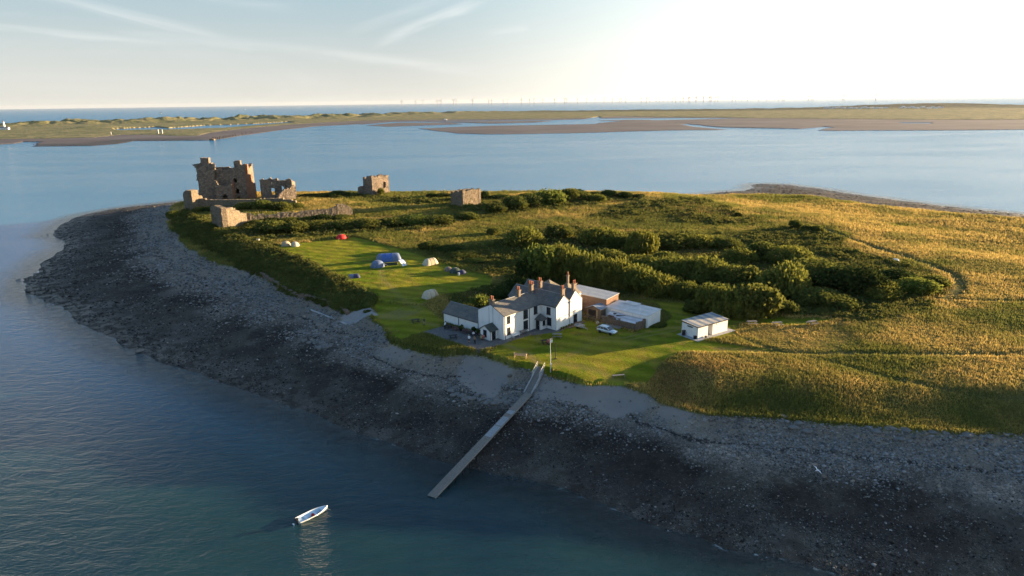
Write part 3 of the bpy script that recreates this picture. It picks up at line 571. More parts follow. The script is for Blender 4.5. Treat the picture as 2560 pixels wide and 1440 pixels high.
def m_far():
    m = bpy.data.materials.new('far_shore_ground'); m.use_nodes = True; t = NT(m.node_tree); p = t.n['Principled BSDF']
    P = t.new('ShaderNodeNewGeometry').outputs['Position']; n1 = t.noise(P, .006, 6, .6); n2 = t.noise(P, .03, 5); n3 = t.noise(P, .15, 4)
    mud = t.mix(t.ramp(n1, .4, .6), (.115, .092, .08), (.15, .125, .11)); mud = t.mix(t.ramp(n2, .55, .7, 0, .5), mud, (.12, .1, .085))
    mud = t.mix(t.m('MULTIPLY', t.attr('stony'), t.ramp(n3, .3, .6, .5, 1)), mud, (.05, .048, .045))
    gr = t.mix(t.ramp(n2, .38, .62), (.1, .112, .042), (.235, .2, .085)); gr = t.mix(t.ramp(n3, .5, .75, 0, .7), gr, (.28, .235, .11)); gr = t.mix(t.ramp(n1, .5, .62, 0, .6), gr, (.11, .12, .045))
    gr = t.mix(t.m('MULTIPLY', t.attr('dark'), t.ramp(n2, .3, .5)), gr, (.035, .045, .025))
    t.put(p.inputs['Base Color'], t.mix(t.attr('grassy'), mud, gr)); t.put(p.inputs['Roughness'], t.ramp(t.attr('grassy'), 0, 1, .8, .95)); p.inputs['Specular IOR Level'].default_value = .2
    b = t.new('ShaderNodeBump'); b.inputs['Strength'].default_value = 1; b.inputs['Distance'].default_value = 3; t.put(b.inputs['Height'], t.m('MULTIPLY', t.attr('grassy'), t.m('ADD', n2, n3))); t.l.new(b.outputs[0], p.inputs['Normal']); return m
stony = sstep((azq-radians(-36))/radians(2))*sstep((radians(-23)-azq)/radians(2))*sstep((90-dn)/50)*(land & ~grassy)
fo = npmesh('far_shore_ground', np.c_[Q, zf], fq, m_far(), True, dict(grassy=(land & grassy & (zf > 0)).astype(float), dark=darkm, stony=stony)); tag(fo, kind='structure')
def lookf(x, y):
    i = np.clip((math.atan2(x, y)-fa[0])/(fa[-1]-fa[0])*(FA-1), 0, FA-1); j = np.clip((math.log(hypot(x, y))-math.log(900))/(math.log(7500)-math.log(900))*(FR-1), 0, FR-1)
    return float(zf.reshape(FA, FR)[int(round(i)), int(round(j))])

# ------------------------------------------------------------------ sea
wa = np.linspace(0, 2*pi, 721)[:-1]; wr = np.exp(np.linspace(math.log(20), math.log(45000), 330)); a_, b_ = np.meshgrid(wa, wr, indexing='ij')
SX, SY = (b_*np.sin(a_)).ravel(), (b_*np.cos(a_)).ravel(); _, tS = island(np.c_[SX, SY]); deep = np.where(tS < 0, np.clip(-tS/16, 0, 1), 0)
ids = np.arange(720*330).reshape(720, 330); i2 = np.roll(ids, -1, 0); sq = np.stack([ids[:, :-1], i2[:, :-1], i2[:, 1:], ids[:, 1:]], -1).reshape(-1, 4)
sv = np.c_[SX, SY, SX*0]; sv = np.r_[sv, [[0, 0, 0]]]; cf = np.stack([ids[:, 0], ids[:, 0]*0+720*330, i2[:, 0], i2[:, 0]], -1)
def m_water():
    m = bpy.data.materials.new('sea_water'); m.use_nodes = True; t = NT(m.node_tree); t.n.remove(t.n['Principled BSDF'])
    P = t.new('ShaderNodeNewGeometry').outputs['Position']; D = t.attr('deep')
    rot = t.new('ShaderNodeMapping'); rot.inputs['Rotation'].default_value = (0, 0, radians(24)); rot.inputs['Scale'].default_value = (1, 2.2, 1); t.l.new(P, rot.inputs['Vector']); R = rot.outputs[0]
    h = t.m('ADD', t.m('MULTIPLY', t.noise(R, .24, 5, .62, .8), .8), t.m('MULTIPLY', t.noise(R, 1.1, 4, .6, .3), .32)); calm = t.ramp(t.noise(t.scale(P, (.35, 1, 1)), .012, 5, .6), .35, .65, .8, 1.15)
    b = t.new('ShaderNodeBump'); t.put(b.inputs['Strength'], t.m('MULTIPLY', calm, t.ramp(D, 0, .25, .75, 1.0))); spz = t.new('ShaderNodeSeparateXYZ'); t.l.new(P, spz.inputs[0]); t.put(b.inputs['Distance'], t.ramp(spz.outputs[1], 300, 3500, .6, 2.6)); t.l.new(h, b.inputs['Height'])
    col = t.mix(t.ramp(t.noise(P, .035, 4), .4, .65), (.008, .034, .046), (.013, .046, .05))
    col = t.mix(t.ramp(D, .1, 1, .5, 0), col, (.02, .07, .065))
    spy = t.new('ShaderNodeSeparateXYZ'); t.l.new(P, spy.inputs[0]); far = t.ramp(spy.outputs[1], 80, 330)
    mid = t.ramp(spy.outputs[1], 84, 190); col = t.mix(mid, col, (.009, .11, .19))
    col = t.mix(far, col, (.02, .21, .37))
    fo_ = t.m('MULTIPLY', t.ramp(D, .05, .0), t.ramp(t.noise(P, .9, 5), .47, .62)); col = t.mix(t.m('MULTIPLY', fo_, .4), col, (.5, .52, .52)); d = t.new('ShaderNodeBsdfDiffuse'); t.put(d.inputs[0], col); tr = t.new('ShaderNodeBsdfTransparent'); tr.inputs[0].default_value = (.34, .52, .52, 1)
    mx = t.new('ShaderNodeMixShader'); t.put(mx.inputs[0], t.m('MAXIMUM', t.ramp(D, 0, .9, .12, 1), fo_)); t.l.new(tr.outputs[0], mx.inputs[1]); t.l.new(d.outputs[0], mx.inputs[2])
    g = t.new('ShaderNodeBsdfGlossy'); g.inputs['Roughness'].default_value = .1; t.l.new(b.outputs[0], g.inputs['Normal'])
    fr = t.new('ShaderNodeFresnel'); fr.inputs['IOR'].default_value = 1.333; t.l.new(b.outputs[0], fr.inputs['Normal'])
    m2 = t.new('ShaderNodeMixShader'); t.l.new(fr.outputs[0], m2.inputs[0]); t.l.new(mx.outputs[0], m2.inputs[1]); t.l.new(g.outputs[0], m2.inputs[2])
    t.l.new(m2.outputs[0], t.n['Material Output'].inputs[0]); return m
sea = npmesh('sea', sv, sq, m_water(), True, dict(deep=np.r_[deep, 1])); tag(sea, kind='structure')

# ------------------------------------------------------------------ far things
def turbine_mesh(rotor, name='wind_turbine', parts=None):
    b = MB(); b.tube([(0, 0, 0), (0, 0, 100)], [5.5, 4], 6); b.box((0, 2, 101), (5, 14, 5)); b.box((0, 0, 8), (13, 13, 6))
    for k in range(3):
        a = rotor+k*2*pi/3; b.tube([(0, -6, 101), (sin(a)*18, -6, 101+cos(a)*18), (sin(a)*58, -6, 101+cos(a)*58)], [3.2, 4.2, 1.6], 4)
    return b.build(name, M['turbine'])
tx = [v/2.844+900 for v in (295, 395, 447, 548, 575, 665, 683, 800, 915, 935, 1018, 1050, 1148, 1205, 1237, 1300, 1383, 1455, 1470, 1547, 1612, 1672, 1735, 1793, 1845, 1860, 1890, 2000, 2038, 2060, 2105, 2130, 2155, 2190, 2220, 2245, 2280, 2298, 2335, 2345, 2390, 2443, 2483, 2495, 2545)]
tx += [v/2.977+1700 for v in (22, 63, 118, 175, 218, 232, 262, 283, 388, 415, 460, 502, 585, 645, 705, 735, 762, 775, 955, 975, 990, 1210, 1220)]
protos = [turbine_mesh(r) for r in (0, .5, 1.0)]
for i, x in enumerate(tx):
    D = random.uniform(15500, 22000); dd = ray(x, 250); o = protos[i] if i < 3 else protos[i % 3].copy()
    if i >= 3: COL.objects.link(o)
    o.location = (dd[0]/dd[1]*D, D, 0); o.rotation_euler.z = random.uniform(-.5, .9)
    tag(o, 'tiny pale offshore wind turbine standing in the long row along the horizon', 'wind turbine', 'offshore wind turbines on the horizon')
o = protos[1].copy(); COL.objects.link(o); dd = ray(2189, 250); o.location = (dd[0]/dd[1]*12500, 12500, 0); tag(o, 'largest and rightmost wind turbine, standing alone above the pale sea', 'wind turbine', 'offshore wind turbines on the horizon')
# caravans of the holiday park on the far shore
b = MB(); b.b2((-4.5, -1.6, .5), (4.5, 1.6, 3.0)); b.prism([(-1.7, 3.0), (1.7, 3.0), (0, 3.7)], (-4.6, 0, 0), (4.6, 0, 0)); b.box((0, -1.62, 1.9), (1.5, .06, .8)); cv = b.build('caravan', M['white'])
n = 0
for x0, x1, k in ((2062, 2215, 22), (2250, 2355, 15)):
    for i in range(k):
        px = x0+(x1-x0)*i/(k-1)+random.uniform(-2, 2); py = (272.5 if x0 < 2200 else 271.8)+random.uniform(-.5, .5)-(.3 if i % 3 else 0); p = UN(px, py+1.2, 3)
        o = cv if n == 0 else cv.copy()
        if n: COL.objects.link(o)
        o.location = (p[0], p[1], lookf(*p)); o.rotation_euler.z = random.uniform(-.3, .3); o.scale = (1.6, 1.6, 1.5); n += 1
        tag(o, 'tiny white static caravan in the dotted row on the far shore', 'caravan', 'static caravans on the far shore')
def farP(px, py, z=2):
    p = UN(px, py, z)
    for _ in range(4): p = UN(px, py, max(lookf(*p), 0))
    return (p[0], p[1], max(lookf(*p), 0))
# lighthouse
L = farP(12, 324); lh = empty('lighthouse', L, 0, 'white lighthouse tower with low white keepers cottages at the left edge of the far shore', 'lighthouse')
b = MB(); b.lathe([(3.1, 0), (2.7, 8), (2.2, 17), (2.2, 19)], n=14); b.build('tower', M['white'], lh, True)
b = MB(); b.lathe([(2.9, 19), (2.9, 19.6)], n=14); b.build('gallery', M['white'], lh); b = MB(); b.lathe([(1.5, 19.6), (1.5, 22), (1.9, 22.1), (.1, 24)], n=12); b.build('lantern_room', M['lead'], lh)
b = MB(); b.b2((-7, -9, 0), (16, -2.5, 5)); b.build('cottage_wall', M['white'], lh); b = MB(); b.prism([(-3.9, 5), (3.9, 5), (0, 7.6)], (-7.3, -5.8, 0), (16.3, -5.8, 0)); b.build('roof', M['lead'], lh)
for i, xx in enumerate((-4, 1, 6, 12)): b = MB(); b.b2((xx, -9.1, 1.5), (xx+1.2, -9, 3.2)); b.build('window', M['glass'], lh)
# two concrete blocks, post, mast, wreck, yachts
for (px, py, w, h, lab) in ((395, 334, 3, 8, 'left one of two pale concrete blocks on the far grassy point'), (405, 334, 3, 8, 'right one of two pale concrete blocks on the far grassy point'), (277, 336, 2, 5, 'single pale stone post on the dunes of the far point')):
    b = MB(); b.box((0, 0, h/2), (w, w*.8, h)); b.box((0, 0, h+.2), (w*1.15, w, .4)); o = b.build('concrete_block', M['concrete']); o.location = farP(px, py); tag(o, lab, 'block', None)
q = farP(2332, 262, 25); b = MB(); b.tube([(0, 0, 0), (0, 0, 14)], [.9, .5], 5); b.tube([(-2, 0, 11), (2, 0, 11)], .4, 4); b.tube([(-1.4, 0, 13), (1.4, 0, 13)], .4, 4); o = b.build('radio_mast', M['lead']); o.location = q; tag(o, 'thin dark mast on the green hill behind the caravans', 'mast')
def hullm(b, L, Bm, H, th=.0):
    n = 9; vs = []
    for i in range(n):
        s = i/(n-1); w = Bm/2*(1-(max(s-.35, 0)/.65)**2.2); x = -L/2+L*s; sh = .15*H*s*s
        vs += [(x, -w, H+sh), (x, -w*.75, H*.35), (x, 0, 0), (x, w*.75, H*.35), (x, w, H+sh)]
    fs = [(i*5+j, i*5+j+1, i*5+j+6, i*5+j+5) for i in range(n-1) for j in range(4)]+[(0, 1, 2, 3, 4)]
    return b.add(vs, fs)
for (px, py, sc, lab) in ((402, 284, 1.0, 'small sailing yacht with a pale sail on the far open sea'), (613, 274, .8, 'tiny white motor boat far out on the open sea')):
    p = UN(px, py, 0); y = empty('sailing_yacht' if sc == 1 else 'motor_boat', (p[0], p[1], 0), .4, lab, 'boat', None)
    b = MB(); hullm(b, 14, 4, 1.6); b.poly([(-7, -1.6, 1.6), (3, -1.9, 1.7), (7, 0, 1.9), (3, 1.9, 1.7), (-7, 1.6, 1.6)]); b.build('hull', M['white'], y)
    if sc == 1: b = MB(); b.add([(0, 0, 2), (-6, 0, 3), (0, 0, 19), (0, .15, 2), (-6, .15, 3), (0, .15, 19)], [(0, 1, 2), (5, 4, 3), (0, 2, 5, 3), (1, 4, 5, 2)]); b.build('sail', M['tentgrey'], y); b = MB(); b.tube([(0, 0, 1), (0, 0, 20)], .2, 6); b.build('mast', M['lead'], y)
    else: b = MB(); b.b2((-2, -1.2, 1.5), (3, 1.2, 4)); b.build('cabin', M['white'], y)
p = farP(1113, 300.5); y = empty('beached_boat', p, .3, 'small white boat lying on the far mudflat by the marsh edge', 'boat'); b = MB(); hullm(b, 14, 4.5, 2.2); b.poly([(-7, -2, 2.2), (3, -2, 2.3), (7, 0, 2.5), (3, 2, 2.3), (-7, 2, 2.2)]); b.build('hull', M['white'], y); b = MB(); b.b2((-3, -1.4, 2.2), (2, 1.4, 5)); b.build('cabin', M['white'], y)
# ruined timber pier on the far point
rp = empty('ruined_pier', farP(530, 347), 0, 'row of dark rotten timber pier posts running off the far shingle point', 'pier'); o0 = rp.location
pst = None
for i in range(34):
    s = i/33; px = 533+s**1.3*98; py = 350.5-(px-533)*.172; p = UN(px, py, 0); h = random.uniform(2.6, 5.2)*(1 if i < 22 or i % 3 else .6)
    if i in (23, 25, 28, 30, 31): continue
    if pst is None: b = MB(); b.tube([(0, 0, -2), (0, 0, 1)], [.55, .45], 6); pst = b.build('post', M['darkwood'], rp); c = pst
    else: c = pst.copy(); COL.objects.link(c); c.parent = rp
    c.location = (p[0]-o0.x, p[1]-o0.y+random.uniform(-2, 2), 0); c.scale = (1, 1, h)
b = MB(); b.box((0, 0, .8), (8, 6, 2.6)); b.box((-1, 0, 2.3), (5, 4, .5)); o = b.build('pier_head', M['yardstone'], rp); p = UN(531, 351, 0); o.location = (p[0]-o0.x, p[1]-o0.y, 0)
# ------------------------------------------------------------------ the white pub (local x = along the long front, local y = to the left, -y towards the lawn)
HR = radians(47)
GZ0 = 7.9
pub = empty('pub_building', (g0[0], g0[1], GZ0), HR, 'white rendered pub with slate roofs, tall chimneys and a double gable catching the sun', 'building')
def part(b, name, m, parent=None, smooth=False): return b.build(name, M[m] if isinstance(m, str) else m, parent, smooth)
def L(a, b, z): return (a, -b, z)
# walls
b = MB(); b.prism([(0, -1), (7.85, -1), (7.85, 5.45), (3.92, 7.2), (0, 5.45)], (0, 0, 0), (15, 0, 0)); part(b, 'wall', 'render', pub)
b = MB(); b.prism([(12.4, -1), (21.8, -1), (21.8, 5.6), (19.25, 7.95), (17.05, 5.85), (15, 7.6), (12.4, 5.5)], (0, 10, 0), (0, -4.6, 0)); part(b, 'wall', 'render', pub)
b = MB(); b.b2((21.81, -1.4, -1), (25.6, 9.9, 5.5)); part(b, 'wall', 'render', pub)
b = MB(); b.prism([(7.86, -1), (19.6, -1), (19.6, 2.5), (7.86, 2.5)], (.05, 0, 0), (5.0, 0, 0)); b.prism([(-.05, 2.5), (-2.5, 4.35), (-5.0, 2.5)], (0, 19.6, 0), (0, 7.86, 0)) if False else None
b.add([(.05, 19.6, 2.5), (5, 19.6, 2.5), (2.5, 19.6, 4.3)], [(0, 1, 2)]); part(b, 'annex_wall', 'render', pub)
# roofs as slabs
def roof(name, m, polys, th=.16):
    b = MB()
    for p in polys: b.slab(p, th)
    return part(b, name, m, pub)
rz, ez, o = 7.42, 5.5, .22
roof('roof', 'slate', [[L(-.06, o, ez-.05), L(12.35, o, ez-.05), L(15.2, -3.92, rz), L(-.06, -3.92, rz)], [L(-.06, -3.92, rz), L(15.2, -3.92, rz), L(15.2, -8.1, ez-.05), L(-.06, -8.1, ez-.05)]])
roof('roof', 'slate', [[L(12.15, 4.66, 5.52), L(12.15, -10.2, 5.52), L(15, -10.2, 7.82), L(15, 4.66, 7.82)], [L(15, 4.66, 7.82), L(15, -10.2, 7.82), L(17.05, -10.2, 6.02), L(17.05, 4.66, 6.02)]])
roof('roof', 'slate', [[L(17.05, 4.66, 6.03), L(17.05, -10.2, 6.03), L(19.25, -10.2, 8.17), L(19.25, 4.66, 8.17)], [L(19.25, 4.66, 8.17), L(19.25, -10.2, 8.17), L(22.0, -10.2, 5.6), L(22.0, 4.66, 5.6)]])
def hip(name, a0, b0, a1, b1, z, zt, m='slate_lichen', parent=pub):
    ca, cb = (a0+a1)/2, (b0+b1)/2; w = min(a1-a0, b1-b0)/2*.98; b = MB(); b.add([L(a0, b0, z), L(a1, b0, z), L(a1, b1, z), L(a0, b1, z), L(ca, cb, zt), L(a0, b0, z-.12), L(a1, b0, z-.12), L(a1, b1, z-.12), L(a0, b1, z-.12)],
        [(0, 1, 4), (1, 2, 4), (2, 3, 4), (3, 0, 4), (0, 1, 6, 5), (1, 2, 7, 6), (2, 3, 8, 7), (3, 0, 5, 8), (5, 6, 7, 8)]); return part(b, name, m, parent)
hip('roof', 20.9, -3.4, 25.8, 1.5, 5.6, 8.2); hip('roof', 20.9, -10.1, 25.8, -3.42, 5.6, 7.9)
roof('annex_roof', 'slate', [[L(-.25, -7.9, 2.38), L(-.25, -19.8, 2.38), L(2.5, -19.8, 4.45), L(2.5, -7.9, 4.45)], [L(2.5, -7.9, 4.45), L(2.5, -19.8, 4.45), L(5.2, -19.8, 2.38), L(5.2, -7.9, 2.38)]])
b = MB()
for p0, p1 in ((L(-.1, -3.92, rz+.02), L(15, -3.92, rz+.02)), (L(15, 4.6, 7.86), L(15, -10, 7.86)), (L(19.25, 4.6, 8.2), L(19.25, -10, 8.2)), (L(2.5, -7.9, 4.48), L(2.5, -19.8, 4.48))): b.tube([p0, p1], .11, 6)
part(b, 'ridge_tiles', 'lead', pub)
b = MB(); b.tube([L(12.2, .25, 5.45), L(15.0, -3.9, 7.5)], .1, 6); b.box(L(17.05, -2.7, 6.07), (.5, 14.6, .06)); part(b, 'valley_flashing', 'concrete', pub)
# chimneys with pots
def chimney(a, bb, zb, zt, npots=2, w=.7, l=1.05, along='b', ph=.75):
    zt -= .25
    b = MB(); d = (w, l) if along == 'b' else (l, w); b.b2(L(a-d[0]/2, bb+d[1]/2, zb), L(a+d[0]/2, bb-d[1]/2, zt)); b.box(L(a, bb, zt+.08), (d[0]+.22, d[1]+.22, .16)); c = part(b, 'chimney', 'chimney', pub)
    for i in range(npots):
        k = (i-(npots-1)/2)*.5; b = MB(); b.lathe([(.2, zt+.16), (.16, zt+.16+ph*.8), (.2, zt+.16+ph*.84), (.19, zt+.16+ph)], L(a, bb+k, 0) if along == 'b' else L(a+k, bb, 0), 10); part(b, 'chimney_pot', 'potclay', c, True)
chimney(.45, -3.92, 5.6, 8.5); chimney(9.0, -3.92, 6.8, 8.9); chimney(13.4, -3.92, 7.2, 9.3, 3); chimney(16.2, -3.6, 6.2, 9.6)
chimney(15.0, 4.15, 7.0, 9.3, 2, along='a', w=.7, l=1.0); chimney(19.25, 4.15, 7.4, 9.7, 2, along='a', w=.7, l=1.1); chimney(23.35, -.9, 7.6, 10.0, 1, w=.45, l=.5, ph=.8)
# windows and doors: face 'A-' looks along -x, 'B+' looks along -y (the lawn side)
def opening(kind, face, fixed, s, z0, z1, w, bars=2, parent=pub, sill=True):
    def P(ds, dn, z): return (fixed-dn, -(s+ds), z) if face == 'A-' else (s+ds, -fixed-dn, z)
    def bx(b, s0, s1, n0, n1, za, zb):
        p, q = P(s0, n0, za), P(s1, n1, zb); b.b2([min(u, v) for u, v in zip(p, q)], [max(u, v) for u, v in zip(p, q)])
    h = w/2; b = MB()
    bx(b, -h-.1, -h+.02, -.05, .07, z0-.05, z1+.1); bx(b, h-.02, h+.1, -.05, .07, z0-.05, z1+.1); bx(b, -h+.02, h-.02, -.05, .07, z1, z1+.1); bx(b, -h+.02, h-.02, -.05, .05, z0-.05, z0+.04)
    if kind == 'window':
        bx(b, -.025, .025, -.02, .055, z0+.04, z1)
        bx(b, -h+.02, -.025, -.02, .05, (z0+z1)/2-.03, (z0+z1)/2+.03); bx(b, .025, h-.02, -.02, .05, (z0+z1)/2-.03, (z0+z1)/2+.03)
    o = part(b, kind, 'frame', parent); b = MB(); bx(b, -h+.021, h-.021, -.1, .03, z0+.041, z1-.001); part(b, 'pane' if kind == 'window' else 'door_leaf', 'glass' if kind == 'window' else 'black', o)
    if sill and kind == 'window': b = MB(); bx(b, -h-.16, h+.16, -.02, .16, z0-.17, z0-.052); part(b, 'sill', 'frame', o)
    if kind == 'door': b = MB(); bx(b, h-.2, h-.12, .031, .09, (z0+z1)/2-.1, (z0+z1)/2); part(b, 'handle', 'galv', o)
    return o
for (s, z0, z1, w) in ((1.55, 3.5, 5.0, .8), (1.55, .95, 2.4, .8), (7.1, 3.3, 5.1, 1.25), (7.1, .75, 2.6, 1.25), (10.5, 3.55, 5.2, 1.0)): opening('window', 'B+', 0, s, z0, z1, w)
opening('window', 'A-', 12.4, 2.3, 3.45, 4.95, .95); opening('window', 'A-', 12.4, 2.5, .9, 2.55, 1.0)
opening('door', 'B+', 4.6, 19.3, 0.0, 2.15, 1.1)
b = MB(); b.b2((15.5, -6.1, -.4), (21.2, -4.61, .12)); b.b2((18.3, -6.1, .12), (20.4, -4.61, .22)); part(b, 'terrace_step', 'yardstone', pub)
# handrail / wall line on the sunlit gable
b = MB(); b.tube([(12.6, -4.68, 2.6), (16.2, -4.72, 2.9), (20.8, -4.72, 3.35)], .04, 5); b.b2((17.0, -4.8, 2.2), (17.1, -4.6, 5.8)); b.b2((16.85, -4.92, 5.55), (17.25, -4.61, 5.95)); b.tube([(17.05, -4.74, -.2), (17.05, -4.74, 5.6)], .06, 6)
part(b, 'downpipe', 'lead', pub)
b = MB()
for p0, p1 in (((8.35, -.09, 0), (8.35, -.09, 5.35)), ((.35, -.09, 0), (.35, -.09, 5.35)), ((-.01, 7.98, 0), (-.01, 7.98, 2.4)), ((-.05, 14.4, 0), (-.05, 14.4, 2.3))): b.tube([p0, p1], .06, 6)
part(b, 'downpipe', 'black', pub)
for p0, p1 in (((0, -.27, 5.42), (12.3, -.27, 5.42)), ((12.1, -.2, 5.42), (12.1, -4.6, 5.42)), ((-.3, 7.9, 2.3), (-.3, 19.7, 2.3))): b = MB(); b.tube([p0, p1], .07, 6); part(b, 'gutter', 'black', pub)
b = MB(); b.b2((-.03, 3.2, 0), (.001, 3.28, 6.8)); b.b2((-.03, 4.4, 2), (.001, 4.46, 6.6)); part(b, 'cable', 'lead', pub)
# porch at the shaded gable end
po = MB(); po.prism([(1.9, -.3), (4.9, -.3), (4.9, 2.25), (3.4, 3.15), (1.9, 2.25)], (-2.3, 0, 0), (-.001, 0, 0)); po = part(po, 'porch', 'render', pub)
b = MB(); b.slab([(-2.6, 1.55, 2.1), (.0, 1.55, 2.1), (.0, 3.4, 3.32), (-2.6, 3.4, 3.32)], .12); b.slab([(-2.6, 3.4, 3.32), (0, 3.4, 3.32), (0, 5.25, 2.1), (-2.6, 5.25, 2.1)], .12); part(b, 'porch_roof', m_slate('green_porch_slate', (.05, .062, .055), (.075, .085, .07)), po)
opening('window', 'A-', -2.3, -3.5, .75, 2.05, .8, parent=po); opening('door', 'B+', -1.9, -1.25, 0, 2.05, .9, parent=po); b = MB(); b.tube([(-2.33, 1.87, 0), (-2.33, 1.87, 2.1)], .06, 6); part(b, 'downpipe', 'black', po)
# porch in the inner corner with pyramid roof
b = MB(); b.b2((10.3, -1.7, -.3), (12.39, -.001, 2.3)); p2 = part(b, 'porch', 'render', pub)
b = MB(); b.add([(10.0, -2.0, 2.25), (12.4, -2.0, 2.25), (12.4, .0, 2.25), (10.0, 0, 2.25), (11.4, -.7, 3.55), (10, -2, 2.14), (12.4, -2, 2.14)], [(0, 1, 4), (1, 2, 4), (2, 3, 4), (3, 0, 4), (0, 1, 6, 5)]); part(b, 'porch_roof', 'slate', p2)
opening('door', 'A-', 10.3, .85, 0, 2.1, .85, parent=p2); opening('window', 'B+', 1.7, 11.4, 1.0, 2.05, .6, parent=p2)

# ------------------------------------------------------------------ outbuildings, all in the pub's axes
def ab(a, bb, z=0):
    c, s = cos(HR), sin(HR); return (g0[0]+a*c+bb*s, g0[1]+a*s-bb*c, GZ0+z)
def yard(name, a, bb, label, cat, rz=HR): return empty(name, ab(a, bb), rz, label, cat)
bo = yard('stone_outhouse', 28, -5, 'brown stone outhouse with a pale flat felt roof beside the sunlit pub gable', 'outbuilding')
b = MB(); b.add([(0, 0, -1), (0, -12.2, -1), (5, -12.2, -1), (5, 0, -1), (0, 0, 4.3), (0, -12.2, 4.3), (5, -12.2, 4.75), (5, 0, 4.75)], [(0, 1, 5, 4), (1, 2, 6, 5), (2, 3, 7, 6), (3, 0, 4, 7), (4, 5, 6, 7)]); part(b, 'wall', 'brick', bo)
b = MB(); b.slab([(-.15, .1, 4.4), (-.15, -12.35, 4.4), (5.15, -12.35, 4.86), (5.15, .1, 4.86)], .12); part(b, 'roof', 'sheet_felt', bo)
b = MB(); b.slab([(-3.2, -5.2, 2.2), (-3.2, -.8, 2.2), (-.02, -.8, 2.5), (-.02, -5.2, 2.5)], .1)
for yy in (-1.0, -3.0, -5.0): b.b2((-3.1, yy-.08, -.4), (-2.95, yy+.08, 2.15))
part(b, 'lean_to', 'wood', bo)
ws = yard('wooden_shed', 25.2, 3.6, 'dark wooden shed with a blue grey sheet roof in front of the stone outhouse', 'shed')
b = MB(); b.prism([(-4.0, -.4), (0, -.4), (0, 2.25), (-2.0, 3.15), (-4.0, 2.6)], (0, 0, 0), (2.75, 0, 0)); part(b, 'wall', 'wood', ws)
b = MB(); b.slab([(-.35, .25, 2.3), (2.78, .25, 2.3), (2.78, -2.0, 3.28), (-.35, -2.0, 3.28)], .07); b.slab([(-.35, -2.0, 3.28), (2.78, -2.0, 3.28), (2.78, -4.3, 2.6), (-.35, -4.3, 2.6)], .07); part(b, 'roof', 'sheet_blue', ws)
b = MB(); b.b2((-.05, -2.6, 0), (-.001, -.4, 2.1)); part(b, 'door', 'darkwood', ws); b = MB(); b.b2((-.09, -3.15, .1), (-.002, -2.75, 2.2)); part(b, 'door_post', 'palewood', ws)
b = MB(); b.b2((-.08, -4.05, 2.2), (.0, -3.9, 2.5)); b.prism([(-4.4, 2.5), (-4.32, 2.5), (-4.32, 2.62), (-4.4, 2.62)], (-.4, 0, 0), (2.8, 0, 0)); part(b, 'bargeboard', 'palewood', ws)
wsd = yard('large_white_shed', 27.2, 7.6, 'long white rendered shed with a pale sheet roof at the end of the pub yard', 'shed')
b = MB(); b.add([(0, 0, -1), (0, -11.6, -1), (5.4, -11.6, -1), (5.4, 0, -1), (0, 0, 2.75), (0, -11.6, 2.75), (5.4, -11.6, 3.2), (5.4, 0, 3.2)], [(0, 1, 5, 4), (1, 2, 6, 5), (2, 3, 7, 6), (3, 0, 4, 7), (4, 5, 6, 7)]); part(b, 'wall', 'render', wsd)
b = MB(); b.slab([(-.2, .1, 2.84), (-.2, -11.75, 2.84), (5.55, -11.75, 3.3), (5.55, .1, 3.3)], .1); b.slab([(4.0, -2.0, 3.3), (4.0, -6, 3.3), (6.0, -6, 3.44), (6.0, -2.0, 3.44)], .08); part(b, 'roof', 'sheet', wsd)
b = MB(); b.tube([(-.1, -5, 2.9), (5.5, -5.4, 3.4)], .05, 5); b.tube([(-.1, -9.5, 2.9), (-.1, -9.5, 4.6)], .04, 5); part(b, 'cable', 'clothw', wsd)
ls = yard('low_yard_shed', 24.4, 9.3, 'low patched shed of grey white sheeting inside the stone walled yard', 'shed')
b = MB()
for (x0, y0, x1, y1, z0, z1) in ((1.0, 0, 2.65, -2.6, 1.75, 2.2), (.6, -2.2, 2.65, -5.2, 1.65, 2.05), (.0, -4.2, 2.65, -8.9, 1.45, 2.0), (.1, -2.6, .55, -4.1, 1.4, 1.45)): b.slab([(x0, y0, z0), (x0, y1, z0), (x1, y1, z1), (x1, y0, z1)], .06)
part(b, 'roof', 'sheet_low', ls); b = MB(); b.b2((1.0, -5.1, -.3), (2.5, -.1, 1.45)); b.b2((.25, -8.6, -.3), (2.5, -5.15, 1.3)); part(b, 'wall', 'wood', ls)
b = MB(); b.lathe([(.1, 1.9), (.42, 1.95), (.42, 2.15), (.1, 2.2)], (1.9, -1.6, 0), 12); tt = part(b, 'old_tyre', 'rubber'); tt.location = ab(24.4, 9.3, -.12); tt.rotation_euler.z = HR; tag(tt, 'black tyre lying on the low patched yard shed roof', 'tyre')
b = MB(); b.box((1.7, -3.4, 1.85), (.25, 2.2, .25), rz=.5); tt = part(b, 'black_plank', 'black'); tt.location = ab(24.4, 9.3, 0); tt.rotation_euler.z = HR; tag(tt, 'black plank lying slantwise on the low patched shed roof', 'plank')
